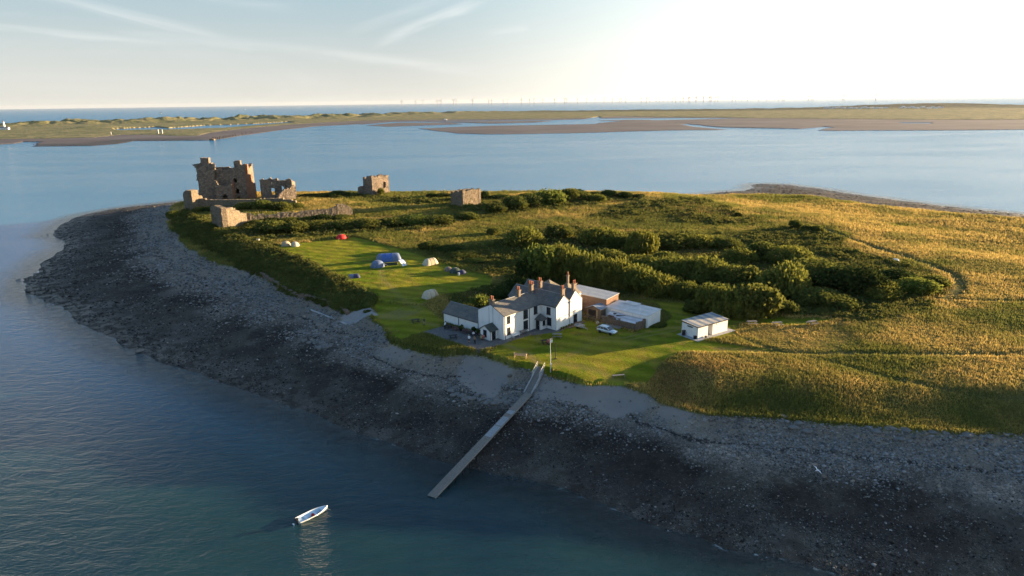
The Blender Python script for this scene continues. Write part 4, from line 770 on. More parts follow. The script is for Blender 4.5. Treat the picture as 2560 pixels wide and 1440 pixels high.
# ruined / rubble wall builder
def ruin(b, p0, p1, th, top, base=-1.0, holes=(), sL=None, sR=None, cell=.45, jit=.14, seed=1, nrough=.18):
    """upright rubble wall from p0 to p1 (x,y) at heights z, ragged top [(s,z)], holes (s0,s1,z0,z1,arched)"""
    p0 = np.array(p0, float); p1 = np.array(p1, float); D = p1-p0; Ln = np.linalg.norm(D); D = D/Ln; N = np.array([-D[1], D[0]])
    ts = [t[0] for t in top]; tz = [t[1] for t in top]; s_lo = min(0, min((v for _, v in sL), default=0)) if sL else 0; s_hi = max(Ln, max((v for _, v in sR), default=Ln)) if sR else Ln
    ns = max(int(round((s_hi-s_lo)/cell)), 2); nz = max(int(round((max(tz)-base)/cell)), 2); cs = (s_hi-s_lo)/ns; cz = (max(tz)-base)/nz; r = np.random.default_rng(seed); J = (r.random((ns+1, nz+1, 4))-.5)*2
    def solid(i, j):
        if i < 0 or j < 0 or i >= ns or j >= nz: return False
        s = s_lo+(i+.5)*cs; z = base+(j+.5)*cz
        if z > np.interp(s, ts, tz)+J[i, 0, 0]*nrough: return False
        if sL and s < np.interp(z, [q[0] for q in sL], [q[1] for q in sL])+J[0, j, 1]*.2: return False
        if sR and s > np.interp(z, [q[0] for q in sR], [q[1] for q in sR])+J[1, j, 1]*.2: return False
        for (a, c, z0, z1, ar) in holes:
            if a < s < c and z0 < z:
                zt = z1-(((s-(a+c)/2)/((c-a)/2))**2*(c-a)*.5 if ar else 0)
                if z < zt: return False
        return True
    S = [[solid(i, j) for j in range(nz)] for i in range(ns)]; idx = {}; base_i = len(b.v); vs = []; fs = []
    def V(i, j, k):
        key = (i, j, k)
        if key not in idx:
            s = s_lo+i*cs+J[i, j, 0]*jit*.8; z = base+j*cz+J[i, j, 1]*jit*.8; n = (th if k else 0)+J[i, j, 2+k]*jit*.55; q = p0+D*s+N*n; idx[key] = len(vs); vs.append((q[0], q[1], z))
        return idx[key]
    g = lambda i, j: 0 <= i < ns and 0 <= j < nz and S[i][j]
    for i in range(ns):
        for j in range(nz):
            if not S[i][j]: continue
            fs.append((V(i, j, 0), V(i+1, j, 0), V(i+1, j+1, 0), V(i, j+1, 0))); fs.append((V(i, j, 1), V(i, j+1, 1), V(i+1, j+1, 1), V(i+1, j, 1)))
            if not g(i, j+1): fs.append((V(i, j+1, 0), V(i+1, j+1, 0), V(i+1, j+1, 1), V(i, j+1, 1)))
            if not g(i, j-1): fs.append((V(i, j, 0), V(i, j, 1), V(i+1, j, 1), V(i+1, j, 0)))
            if not g(i-1, j): fs.append((V(i, j, 0), V(i, j+1, 0), V(i, j+1, 1), V(i, j, 1)))
            if not g(i+1, j): fs.append((V(i+1, j, 0), V(i+1, j, 1), V(i+1, j+1, 1), V(i+1, j+1, 0)))
    b.add(vs, fs)
b = MB(); ruin(b, ab(23.7, 8.9)[:2], ab(23.9, 18.3)[:2], .45, [(0, GZ0+1.7), (3, GZ0+1.5), (9.4, GZ0+1.3)], GZ0-.8, cell=.3, jit=.07, nrough=.12); ruin(b, ab(23.9, 18.3)[:2], ab(27.2, 18.7)[:2], .45, [(0, GZ0+1.6), (3.4, GZ0+2.1)], GZ0-.8, cell=.3, jit=.07, seed=2, nrough=.12)
yw = part(b, 'yard_wall', 'yardstone'); tag(yw, 'rough stone yard wall with a sunlit return, behind the silver car', 'wall')
fe = yard('wooden_fence', 23.2, 3.9, 'rickety wooden rail fence between the pub gable and the stone yard wall', 'fence')
ps = None
for i in range(4):
    if ps is None: b = MB(); b.b2((-.07, -.07, -.4), (.07, .07, 1.35)); ps = c = part(b, 'post', 'wood', fe)
    else: c = ps.copy(); COL.objects.link(c); c.parent = fe
    c.location = (i*.12, -i*1.55, 0)
for z in (.35, .75, 1.15): b = MB(); b.box((.2, -2.35, z), (.05, 4.8, .13), rz=.075); part(b, 'rail', 'wood', fe)
# toilet hut
ha = radians(34); hp = UN(1744, 848, GZ0); hut = empty('white_hut', (hp[0], hp[1], GZ0), ha, 'small white flat roofed hut with a striped sheet roof standing alone on the lawn', 'hut')
LA, WB = 9.7, 4.6
b = MB(); b.b2((0, 0, -.5), (3.2, WB, 2.65)); b.b2((3.2, 1.6, -.5), (4.7, WB, 2.65)); b.b2((4.7, 0, -.5), (LA, WB, 2.65)); part(b, 'wall', 'render', hut)
b = MB(); b.slab([(-.15, -.2, 2.78), (LA+.15, -.2, 2.78), (LA+.15, WB+.15, 3.15), (-.15, WB+.15, 3.15)], .07); part(b, 'roof', 'hutroof', hut)
b = MB(); b.b2((-.18, -.26, 2.6), (LA+.18, -.2, 2.8)); b.add([(-.2, -.22, 2.58), (-.2, WB+.15, 2.95), (-.2, WB+.15, 3.14), (-.2, -.22, 2.77), (-.14, -.22, 2.58), (-.14, WB+.15, 2.95), (-.14, WB+.15, 3.14), (-.14, -.22, 2.77)], [(0, 1, 2, 3), (4, 5, 6, 7), (0, 1, 5, 4), (2, 3, 7, 6)]); b.tube([(5.6, -.3, 2.2), (5.6, -.3, 2.7)], .05, 5); part(b, 'fascia', 'black', hut)
b = MB(); b.b2((-.04, 1.5, 2.15), (-.001, 3.0, 2.4)); part(b, 'sign_board', 'black', hut)
b = MB(); b.b2((3.21, 1.55, 0), (3.9, 1.598, 2.0)); part(b, 'door', 'concrete', hut)
b = MB(); b.b2((-1.2, -1.1, -.3), (LA+1.5, WB+.3, .04)); part(b, 'concrete_apron', 'concrete', hut)
def dp(x, y, z=0): c, s = cos(ha), sin(ha); return (hp[0]+x*c-y*s, hp[1]+x*s+y*c, GZ0+.04+z)
b = MB(); b.lathe([(.0, 0), (.36, 0), (.38, .35), (.36, .4), (.38, .75), (.36, .8), (.38, 1.1), (.3, 1.12), (0, 1.1)], n=14); o = part(b, 'water_butt', 'black'); o.location = dp(-.45, 3.6); tag(o, 'black water butt against the shaded end of the white hut', 'barrel')
b = MB(); b.box((0, 0, .3), (.6, .5, .6)); b.box((0, 0, .63), (.66, .56, .08)); o = part(b, 'waste_bin', 'black'); o.location = dp(-.35, .45); tag(o, 'low black bin at the front corner of the white hut', 'bin')
b = MB(); b.blob((0, 0, .22), (.35, .3, .26), 2, .2); o = part(b, 'rock', 'boulder'); o.location = dp(2.2, -.4); tag(o, 'single brown rock on the apron in front of the white hut', 'rock')

# ------------------------------------------------------------------ car and trailer
def car():
    t = empty('parked_car', ab(18.3, 12.0), HR-radians(90)+radians(2), 'silver grey estate car with roof rails parked on the grass beside the stone yard wall', 'car')
    # x forward 0..4.5, body lofted from side sections
    st = [(0, .55, 1.0, .78), (.08, .42, 1.08, .84), (.9, .36, 1.06, .88), (2.0, .34, 1.02, .9), (3.1, .34, .99, .9), (3.9, .36, .9, .87), (4.35, .42, .78, .78), (4.5, .5, .66, .62)]
    vs = []
    for x, z0, z1, w in st: vs += [(x, -w*.93, z0), (x, -w, (z0+z1)*.48), (x, -w*.97, z1-.06), (x, -w*.86, z1), (x, w*.86, z1), (x, w*.97, z1-.06), (x, w, (z0+z1)*.48), (x, w*.93, z0)]
    fs = [(i*8+j, i*8+(j+1) % 8, (i+1)*8+(j+1) % 8, (i+1)*8+j) for i in range(len(st)-1) for j in range(8)]+[tuple(range(8)), tuple(range(56, 64))]
    b = MB(); b.add(vs, fs); body = part(b, 'body', 'carpaint', t, True)
    g = [(.05, 1.03, .8, .5), (.42, 1.5, .68, .5), (1.1, 1.6, .7, 0), (2.1, 1.6, .7, 0), (2.55, 1.5, .68, 0), (3.35, .99, .78, 0)]
    b = MB(); prof = [(.03, 1.0), (.4, 1.47), (2.4, 1.52), (3.4, .97)]; vs = [(x, s*(.83 if z < 1.2 else .69), z) for s in (-1, 1) for x, z in prof]; b.add(vs, [(0, 1, 2, 3), (7, 6, 5, 4), (0, 1, 5, 4), (2, 3, 7, 6)]); part(b, 'window', 'glass', body)
    b = MB(); vs = [(x, s*(.7 if 0 else .68), z) for s in (-1, 1) for x, z in ((.32, 1.49), (.6, 1.58), (2.0, 1.6), (2.5, 1.5))]; b.add(vs, [(0, 1, 5, 4), (1, 2, 6, 5), (2, 3, 7, 6)]);
    for s in (-1, 1):
        b.tube([(2.48, s*.7, 1.5), (3.38, s*.85, 1.0)], .05, 5); b.tube([(.38, s*.7, 1.48), (.05, s*.85, 1.03)], .06, 5); b.tube([(1.0, s*.72, 1.54), (.95, s*.86, 1.03)], .05, 5); b.tube([(1.75, s*.72, 1.54), (1.75, s*.86, 1.02)], .04, 5); b.tube([(.38, s*.7, 1.5), (2.48, s*.7, 1.52)], .05, 5)
    part(b, 'roof', 'carpaint', body)
    b = MB()
    for s in (-1, 1): b.tube([(.5, s*.6, 1.62), (.7, s*.6, 1.7), (2.0, s*.6, 1.7), (2.2, s*.6, 1.6)], .03, 5)
    part(b, 'roof_rail', 'galv', body)
    for s in (-1, 1):
        b = MB(); b.box((4.3, s*.62, .7), (.26, .34, .16), rz=-s*.3); part(b, 'headlight', 'lamp', body); b = MB(); b.box((.02, s*.72, .95), (.1, .2, .4)); part(b, 'tail_light', 'redlamp', body); b = MB(); b.box((2.95, s*.98, 1.02), (.14, .2, .14)); part(b, 'wing_mirror', 'carpaint', body)
    b = MB(); b.box((4.5, 0, .5), (.08, 1.3, .16)); b.box((0, 0, .48), (.1, 1.6, .18)); part(b, 'bumper', 'tentgrey', body)
    wh = None
    for x in (.85, 3.6):
        for s in (-1, 1):
            if wh is None:
                b = MB(); b.lathe([(.2, -.1), (.3, -.11), (.34, -.05), (.34, .05), (.3, .11), (.2, .1)], n=18, axis='Y'); ty = part(b, 'wheel', 'rubber', t, True); b = MB(); b.lathe([(.0, -.09), (.21, -.1), (.21, .1), (.0, .09)], n=18, axis='Y'); rm = part(b, 'rim', 'rim', ty); wh = c = ty
            else: c = copy_tree(wh, [rm], t)
            c.location = (x, s*.82, .34)
    return t
car()
tr = empty('box_trailer', ab(17.2, 6.5), HR-radians(90), 'small galvanised open trailer resting on the grass in front of the pub gable', 'trailer')
b = MB(); b.b2((0, -.65, .45), (2.0, .65, .5)); b.b2((0, -.65, .5), (2.0, -.61, .85)); b.b2((0, .61, .5), (2.0, .65, .85)); b.b2((0, -.61, .5), (.04, .61, .85)); b.b2((1.96, -.61, .5), (2.0, .61, .85)); part(b, 'body', 'galv', tr)
b = MB(); b.tube([(2.0, 0, .42), (3.3, 0, .3)], .04, 6); b.tube([(2.0, -.5, .42), (2.7, 0, .38)], .03, 6); b.tube([(2.0, .5, .42), (2.7, 0, .38)], .03, 6); b.lathe([(.08, 0), (.06, .3)], (3.2, 0, 0), 8); part(b, 'drawbar', 'galv', tr)
for s in (-1, 1): b = MB(); b.lathe([(.0, -.07), (.26, -.07), (.27, 0), (.26, .07), (0, .07)], (.85, s*.74, .27), 14, 'Y'); part(b, 'wheel', 'rubber', tr, True); b = MB(); b.box((.85, s*.74, .58), (.7, .2, .04)); part(b, 'mudguard', 'galv', tr)
# white gas ball / buoy by the wall, flat black boards
b = MB(); b.blob((0, 0, .45), (.42, .42, .42), 3); b.tube([(0, 0, .8), (0, 0, 1.0)], .08, 8); o = part(b, 'mooring_buoy', 'tentbeige', None, True); o.location = ab(21.8, 9.2); tag(o, 'round cream mooring buoy on the grass behind the silver car', 'buoy')
b = MB()
for i in range(5): b.box((i*.18, 0, .1+i*.05), (.14, 4.2, .08), rz=.03*i)
o = part(b, 'plank_pile', 'greywood'); o.location = ab(22.4, 12.8); o.rotation_euler.z = HR; tag(o, 'pile of long grey planks at the foot of the stone yard wall', 'planks')
# ------------------------------------------------------------------ picnic tables, benches
def picnic(m='darkwood', L_=1.8):
    t = empty('picnic_table', (0, 0, 0), 0); b = MB()
    for i in range(5): b.box((0, (i-2)*.15, .75), (L_, .13, .045))
    part(b, 'table_top', m, t)
    for s in (-1, 1): b = MB(); b.box((0, s*.68-.07, .45), (L_, .12, .04)); b.box((0, s*.68+.07, .45), (L_, .12, .04)); part(b, 'seat', m, t)
    for x in (-.6, .6):
        b = MB(); b.box((x, 0, .42), (.05, 1.6, .09)); b.box((x, 0, .7), (.05, .7, .08)); b.tube([(x, -.25, .72), (x, -.62, 0)], .045, 4); b.tube([(x, .25, .72), (x, .62, 0)], .045, 4); part(b, 'trestle', m, t)
    return t
def bench(m='wood', L_=1.7, back=True):
    t = empty('garden_bench', (0, 0, 0), 0); b = MB()
    for i in range(4): b.box((0, -.18+i*.12, .45), (L_, .1, .035))
    part(b, 'seat', m, t)
    if back:
        b = MB()
        for i in range(3): b.box((0, .3+i*.02, .58+i*.14), (L_, .03, .1))
        part(b, 'backrest', m, t)
        for s in (-1, 1): b = MB(); b.box((s*L_/2, 0, .66), (.07, .6, .05)); part(b, 'armrest', m, t)
    for s in (-1, 1):
        for y in (-.2, .26): b = MB(); b.b2((s*(L_/2-.06)-.035, y-.035, 0), (s*(L_/2-.06)+.035, y+.035, .66 if (y < 0 and back) else (.95 if back else .43))); part(b, 'leg', m, t)
    return t
pics = {}
def put_pic(px, py, rz, label, m='darkwood', group=None, sc=1, dz=0):
    k = m
    if k not in pics: o = pics[k] = picnic(m); pics[k+'k'] = children(o)
    else: o = copy_tree(pics[k], pics[k+'k'])
    p = H3(px, py); o.location = p+Vector((0, 0, dz)); o.rotation_euler.z = rz; o.scale = (sc,)*3; tag(o, label, 'picnic table', group); return o
PT = 'picnic tables round the pub'
put_pic(1120, 821, HR+1.57, 'black picnic table at the far left end of the annex wall, behind the bending man', 'darkwood', PT)
put_pic(1141, 826, HR+1.57, 'red brown picnic table against the white annex wall, by the thin black downpipe', 'redwood', PT)
put_pic(1166, 833, HR+1.5, 'red brown picnic table against the annex wall, nearest the porch of the gable', 'redwood', PT)
put_pic(1133, 846, .3, 'black picnic table alone in the middle of the shaded stone patio', 'darkwood', PT)
put_pic(1206, 846, HR+1.4, 'picnic table crowded with drinkers beside the green roofed porch', 'wood', PT)
put_pic(1182, 838, HR+1.5, 'black picnic table by the dark shrub at the gable corner', 'darkwood', PT, .9)
put_pic(1378, 819, HR, 'black picnic table against the shaded wall of the projecting wing', 'darkwood', PT)
put_pic(1364, 859, .2, 'black picnic table on the lawn where two people sit, near the poles', 'darkwood', PT, 1.1)
put_pic(1393, 844, -.1, 'weathered grey picnic table standing empty on the lawn behind the seated couple', 'greywood', PT, 1.15)
put_pic(1039, 807, .4, 'black picnic table on the grass slope left of the pub annex', 'darkwood', PT, 1.1)
for i, (x, y, w) in enumerate(((1880, 812, 'nearest the right end of the white hut'), (1943, 815, 'in the middle of the three past the white hut'), (2030, 812, 'farthest right of the three past the white hut'))): put_pic(x, y, .2*i, 'grey picnic table '+w, 'greywood', PT, 1.2)
def put(o, px, py, rz, label, cat, sc=1):
    o.location = H3(px, py); o.rotation_euler.z = rz; o.scale = (sc,)*3; return tag(o, label, cat)
put(bench('palewood', 1.9), 1301, 895, radians(165), 'pale wooden seat with high sides at the lawn edge above the shore', 'bench', 1.35)
put(bench('greywood', 2.0, False), 1546, 944, radians(10), 'plain grey plank bench at the edge of the lawn by the tall grass', 'bench', 1.2)
bw = bench('white', 2.0); bw.location = ab(3.3, .55); bw.rotation_euler.z = HR; tag(bw, 'white painted bench against the sunlit corner of the pub front', 'bench')
bw = bench('greywood', 2.0); bw.location = ab(5.8, .6); bw.rotation_euler.z = HR; tag(bw, 'grey wooden bench against the shaded middle of the pub front', 'bench')
for a in (1.0, 1.7, 2.5, 3.3, 4.1):
    b = MB(); b.lathe([(.16, 0), (.24, .3), (.26, .32)], n=10); pt = part(b, 'plant_pot', 'potclay'); pt.location = ab(12.4+1.2*a, 5.1); tag(pt, 'small clay pot of flowers along the foot of the sunlit gable', 'plant pot', 'plant pots along the gable')
    b = MB(); b.blob((0, 0, .42), (.25, .25, .2), 2, .3, int(a*10)); part(b, 'plant', 'bright', pt)
for i, (x, y) in enumerate(((1185, 834), (1196, 838), (1152, 828))):
    b = MB(); b.lathe([(.25, 0), (.35, .5), (.36, .55)], n=10); pt = part(b, 'planter_tub', 'darkwood'); pt.location = H3(x, y); tag(pt, 'dark tub with a leafy shrub against the shaded pub wall', 'planter', 'planters at the annex wall'); b = MB()
    for k in range(6): b.blob((random.uniform(-.3, .3), random.uniform(-.3, .3), .8+random.uniform(0, .6)), (.3, .3, .35), 2, .35, k+i*7)
    part(b, 'foliage', 'grove', pt)
# ------------------------------------------------------------------ flagpole, post, stairs, jetty
q = H3(1376.6, 928.7); b = MB(); fp = empty('flagpole', q, 0, 'tall slim white flagpole at the lawn edge beside the jetty steps', 'flagpole')
b.tube([(0, 0, -.2), (-.03, .02, 3.5), (-.12, .05, 6.6)], [.06, .05, .03], 8); part(b, 'pole', 'white', fp); b = MB(); b.box((0, 0, .7), (.16, .16, 1.4)); part(b, 'base_post', 'cream', fp); b = MB(); b.blob((-.12, .05, 6.66), (.07, .07, .07), 2); part(b, 'finial', 'white', fp); b = MB(); b.box((.12, 0, 1.55), (.26, .1, .2)); part(b, 'cleat', 'white', fp)
q = H3(1388.6, 897); b = MB(); b.tube([(0, 0, -.2), (.03, 0, 3.4)], [.08, .065], 8); b.box((0, 0, .02), (.5, .5, .08)); b.box((.03, 0, 3.43), (.18, .18, .06)); o = part(b, 'dark_post', 'darkwood'); o.location = q; tag(o, 'shorter dark wooden post on the lawn behind the white flagpole', 'post')
# stairs
s0 = H3(1353, 918); s1 = H3(1319, 984); stt = empty('beach_steps', s0, 0, 'concrete steps with pale handrails leading down the bank to the jetty', 'steps')
d = (s1-s0); dh = Vector((d.x, d.y, 0)); ln = dh.length; dn = dh.normalized(); sdv = Vector((-dn.y, dn.x, 0)); n = 26; b = MB(); ang = atan2(dn.y, dn.x)
z_top, z_bot = s0.z+.05, s1.z+.1
prof = []
for i in range(n):
    zz = z_top+(z_bot-z_top)*i/(n-1)-s0.z
    b.box(dn*(ln*(i+.5)/n)+Vector((0, 0, zz-.4)), (ln/n*1.02, 1.35, .8), rz=ang)
part(b, 'tread', 'greywood', stt)
for s in (-1, 1): b = MB(); b.add([tuple(dn*x+sdv*(s*.78+o_)+Vector((0, 0, zt))) for x, zt in ((0, .15), (ln, z_bot-s0.z+.15), (ln, z_bot-s0.z-1), (0, -1)) for o_ in (-.1, .1)], [(0, 2, 3, 1), (2, 4, 5, 3), (4, 6, 7, 5), (6, 0, 1, 7), (0, 6, 4, 2), (1, 3, 5, 7)]); part(b, 'kerb', 'concrete', stt)
for s in (-1, 1):
    b = MB(); pts = []
    for k in range(4):
        x = ln*(.0+.42*k/3); zz = z_top+(z_bot-z_top)*x/ln-s0.z; b.tube([dn*x+sdv*s*.78+Vector((0, 0, zz-.1)), dn*x+sdv*s*.78+Vector((0, 0, zz+1.05))], .035, 6); pts.append(dn*x+sdv*s*.78+Vector((0, 0, zz+1.05)))
    b.tube(pts, .045, 6); b.tube([p-Vector((0, 0, .5)) for p in pts], .03, 6); part(b, 'handrail', 'cream', stt)
# jetty deck: from the foot of the steps out into the water
j0 = H3(1322, 989, .5); jp = UN(1078, 1238, .35); j1 = Vector((jp[0], jp[1], .1)); jt = empty('wooden_jetty', j0, 0, 'long narrow plank jetty running from the beach steps down into the sea', 'jetty'); d = j1-j0; ln = d.length; dn = d.normalized(); dh = Vector((dn.x, dn.y, 0)).normalized(); sv_ = Vector((-dh.y, dh.x, 0)); ang = atan2(dh.y, dh.x); tilt = math.asin(-dn.z); NB = int(ln/.28)
runs = []
for i in range(NB):
    s = (i+.5)/NB; k_ = (.2 < s < .235 or .27 < s < .36 or .365 < s < .47)
    if not runs or runs[-1][0] != k_: runs.append((k_, MB()))
    runs[-1][1].box(dn*(ln*s)+sv_*random.uniform(-.03, .03)+Vector((0, 0, random.uniform(-.01, .01))), (ln/NB*.96, 1.3, .06), rz=ang, ry=tilt)
for k_, b in runs:
    o = part(b, 'deck_section', 'deckpale' if k_ else 'deckdark', jt)
    if k_: o['label'] = 'newer pale deck boards in the upper half of the jetty'
for s in (-1, 1): b = MB(); b.box(dn*(ln/2)+sv_*s*.7+Vector((0, 0, -.1)), (ln, .1, .28), rz=ang, ry=tilt); part(b, 'edge_beam', 'greywood', jt)
pst = None
for i in range(15):
    for s in (-1, 1):
        x = ln*(i+.3)/15; c0 = j0+dn*x+sv_*s*.6; zb = gz(c0.x, c0.y)-.6; h = c0.z-.2-zb
        if h < .7: continue
        if pst is None: b = MB(); b.tube([(0, 0, -1), (0, 0, 0)], .1, 7); pst = c = part(b, 'pile', 'darkwood', jt)
        else: c = pst.copy(); COL.objects.link(c); c.parent = jt
        c.location = dn*x+sv_*s*.6-Vector((0, 0, .2)); c.scale = (1, 1, h)
# ------------------------------------------------------------------ boat at its mooring
bp0 = UN(745, 1308, 0); bp1 = UN(818, 1274, 0); ba = atan2(bp1[1]-bp0[1], bp1[0]-bp0[0]); bl = hypot(*(bp1-bp0)); bt = empty('moored_boat', ((bp0[0]+bp1[0])/2, (bp0[1]+bp1[1])/2, -.12), ba, 'small white open motorboat with a blue grey interior floating near the jetty end', 'boat')
k = bl/4.75
def hull_sec(off, z0f):
    n = 15; vs = []
    for i in range(n):
        s = i/(n-1); x = -2.35+4.7*s; w = (.86-off)*min(1, (.93+.07*s*4))*(1-max(0, (s-.42)/.58)**2.3) if s < .999 else .015; w = max(w, .012); sh = .58+.22*s*s; kl = z0f+.3*max(0, s-.7)**1.5
        x = x - off*(1 if s > .9 else 0)+off*(1 if s < .05 else 0)
        for u in range(9):
            a = -1+u/4; vs.append((x+.12*s*(abs(a)), a*w*(1 if abs(a) > .9 else (.96 if abs(a) > .6 else .88)), kl+(sh-kl)*(abs(a)**2.4)))
    return n, vs
n, v1 = hull_sec(0, 0.); b = MB(); b.add(v1, [(i*9+j, i*9+j+1, (i+1)*9+j+1, (i+1)*9+j) for i in range(n-1) for j in range(8)]+[tuple(range(9))]); part(b, 'hull', 'gel', bt, True)
n, v2 = hull_sec(.06, .14); b = MB(); b.add(v2, [(i*9+j, (i+1)*9+j, (i+1)*9+j+1, i*9+j+1) for i in range(n-1) for j in range(8)]+[tuple(range(8, -1, -1))]); part(b, 'inner_liner', 'gelin', bt, True)
b = MB()
for s in (0, 8): b.tube([Vector(v1[i*9+s])+Vector((0, 0, .01)) for i in range(n)], .035, 6)
b.tube([Vector(v1[0])+Vector((0, 0, .01)), Vector(v1[8])+Vector((0, 0, .01))], .035, 6); part(b, 'gunwale', 'gel', bt)
b = MB(); b.box((-1.1, 0, .4), (.32, 1.5, .05)); b.box((.35, 0, .42), (.3, 1.45, .05)); part(b, 'thwart', 'gelin', bt); b = MB(); b.box((-1.95, 0, .45), (.45, 1.3, .06)); b.add([(1.3, -.55, .63), (2.3, 0, .78), (1.3, .55, .63)], [(0, 1, 2)]); part(b, 'foredeck', 'gelin', bt)
b = MB(); b.box((-.35, -.25, .2), (1.0, .35, .1)); part(b, 'floor_board', 'deckdark', bt)
for o in children(bt): pass
bt.scale = (k, k, k)
ob = MB(); ob.box((-2.52, 0, .82), (.34, .3, .34)); ob.box((-2.5, 0, .98), (.28, .24, .06)); ob.box((-2.5, 0, .35), (.14, .1, .75)); ob.box((-2.56, 0, 0), (.3, .03, .2)); ob.tube([(-2.4, 0, .8), (-1.9, .1, .85)], .03, 6); part(ob, 'outboard_motor', 'black', bt)
def boatpt(x, y, z): c, s = cos(ba), sin(ba); return ((bp0[0]+bp1[0])/2+k*(x*c-y*s), (bp0[1]+bp1[1])/2+k*(x*s+y*c), -.12+k*z)
b = MB(); b.blob((0, 0, .16), (.3, .24, .17), 2, .2, 4); b.box((.3, .1, .08), (.3, .3, .16), rz=.4); o = part(b, 'red_bag', 'redfab'); o.location = boatpt(.05, 0, .2); tag(o, 'crumpled red bag lying in the middle of the moored white boat', 'bag')
b = MB(); b.box((0, 0, .08), (.45, .16, .14)); b.tube([(-.3, .1, .15), (.4, .1, .18)], .025, 5); o = part(b, 'tool_roll', 'tentgrey'); o.location = boatpt(.85, -.3, .25); o.rotation_euler.z = ba+.3; tag(o, 'small dark grey roll on the side of the moored boat, ahead of the red bag', 'roll')
b = MB(); b.tube([boatpt(2.3, -.02, .5), boatpt(2.45, -.3, .3), boatpt(2.7, -.5, .12)], .02, 5); o = part(b, 'mooring_rope', 'rope'); tag(o, 'short pale rope dipping from the boat bow into the water', 'rope')
b = MB(); b.blob((0, 0, 0), (.14, .14, .12), 2); b.blob((.15, -.2, 0), (.12, .12, .1), 2); o = part(b, 'fender_float', 'white'); o.location = boatpt(-2.95, .3, .12); tag(o, 'pair of small white floats bobbing behind the outboard motor', 'float')
# ------------------------------------------------------------------ tents
def hoop(w, h, n=12, p=2.2): return [(w*cos(pi*i/n)*(1 if 1 else 1), h*(sin(pi*i/n))**(2/p)) for i in range(n+1)]
def tunnel(name, L_, W_, H_, mats, ends=.8, label='', px=0, py=0, rz=0, win=None, poles='tentslate'):
    """tunnel tent: list of (fraction, material) bays along local x"""
    t = empty(name, H3(px, py), rz, label, 'tent'); n = 12; x = -L_/2; cuts = [x]
    for f, m in mats: cuts.append(cuts[-1]+f*L_)
    def sec(x):
        e = 1 if (-L_/2+ends < x < L_/2-ends) else max(.0, 1-((abs(x)-(L_/2-ends))/ends)**2*.85); return [(x, u*(.75+.25*e), z*e**.8) for u, z in hoop(W_/2, H_, n)]
    for i, (f, m) in enumerate(mats):
        xs = np.linspace(cuts[i], cuts[i+1], 5); vs = []; fs = []
        for xx in xs: vs += sec(xx)
        for a in range(4):
            for c in range(n): fs.append((a*(n+1)+c, a*(n+1)+c+1, (a+1)*(n+1)+c+1, (a+1)*(n+1)+c))
        if i == 0: fs.append(tuple(range(n+1)))
        if i == len(mats)-1: fs.append(tuple(range(4*(n+1)+n, 4*(n+1)-1, -1)))
        b = MB(); b.add(vs, fs); part(b, 'panel', m, t, True)
    b = MB()
    for xx in cuts[1:-1]: b.tube([(p[0], p[1]*1.01, p[2]*1.01) for p in sec(xx)], .04, 5)
    part(b, 'pole_sleeve', poles, t)
    if win:
        b = MB(); s = sec(-L_/2+.02); b.add([(-L_/2-.06, -W_*.2, .2), (-L_/2-.06, W_*.2, .2), (-L_/2+ends*.6, W_*.16, H_*.8), (-L_/2+ends*.6, -W_*.16, H_*.8)], [(0, 1, 2, 3)]); part(b, 'door', win, t)
    return t
def dome(px, py, r, h, m1, m2, label, rz=0, sc=(1, 1)):
    t = empty('dome_tent', H3(px, py), rz, label, 'tent'); n = 16; k = 6
    for half, m in ((0, m1), (1, m2)):
        vs = []; fs = []
        for i in range(n//2+1):
            a = half*pi+2*pi*i/n
            for j in range(k+1):
                e = pi/2*j/k; vs.append((r*sc[0]*cos(a)*cos(e)**.8, r*sc[1]*sin(a)*cos(e)**.8, h*sin(e)))
        fs = [(i*(k+1)+j, (i+1)*(k+1)+j, (i+1)*(k+1)+j+1, i*(k+1)+j+1) for i in range(n//2) for j in range(k)]; b = MB(); b.add(vs, fs); part(b, 'panel', m, t, True)
    b = MB()
    for a in (.78, 2.36): b.tube([(r*1.02*sc[0]*cos(a)*cos(e)*(1), r*1.02*sc[1]*sin(a)*cos(e), h*1.02*sin(abs(e))) if e >= 0 else (0, 0, 0) for e in [pi*i/12 for i in range(13)]][:7] + [(-r*1.02*sc[0]*cos(a)*cos(e), -r*1.02*sc[1]*sin(a)*cos(e), h*1.02*sin(e)) for e in [pi/2-pi*i/12 for i in range(1, 7)]], .035, 5)
    part(b, 'pole', 'tentgrey', t)
    for a in (0, 2.1, 4.2): b = MB(); b.tube([(r*sc[0]*cos(a)*.8, r*sc[1]*sin(a)*.8, h*.5), (r*sc[0]*cos(a)*1.5, r*sc[1]*sin(a)*1.5, 0)], .012, 4); part(b, 'guy_rope', 'clothw', t)
    return t
tunnel('tunnel_tent', 8.2, 4.2, 2.5, [(.22, 'tentslate'), (.2, 'tentblue'), (.24, 'tentblue'), (.34, 'tentslate')], 1.0, 'largest tent, long blue tunnel with arched grey panels in the middle of the camping field', 972, 652, radians(12))
dome(944, 667, 2.1, 2.1, 'tentblue', 'tentslate', 'blue dome tent pitched in front of the left end of the long blue tunnel', radians(20), (1.05, .9))
ca = empty('white_canopy', H3(1006, 665), radians(-40), 'white curved awning canopy open at the right end of the blue tunnel', 'canopy'); b = MB(); vs = [(x, y, 1.9*max(0, cos((x+1)*.75))**.6) for x in np.linspace(-1, 1.05, 9) for y in (-1.0, 1.0)]; b.add(vs, [(i*2, i*2+1, i*2+3, i*2+2) for i in range(8)]); part(b, 'fabric', 'tentwhite', ca, True)
b = MB()
for y in (-1.0, 0, 1.0): b.tube([(x, y, 1.93*max(0, cos((x+1)*.75))**.6) for x in np.linspace(-1, 1.05, 9)], .05, 5)
for y in (-1, 1): b.tube([(-1, y, 0), (-1, y, 1.9)], .04, 5)
part(b, 'frame', 'tentblue', ca)
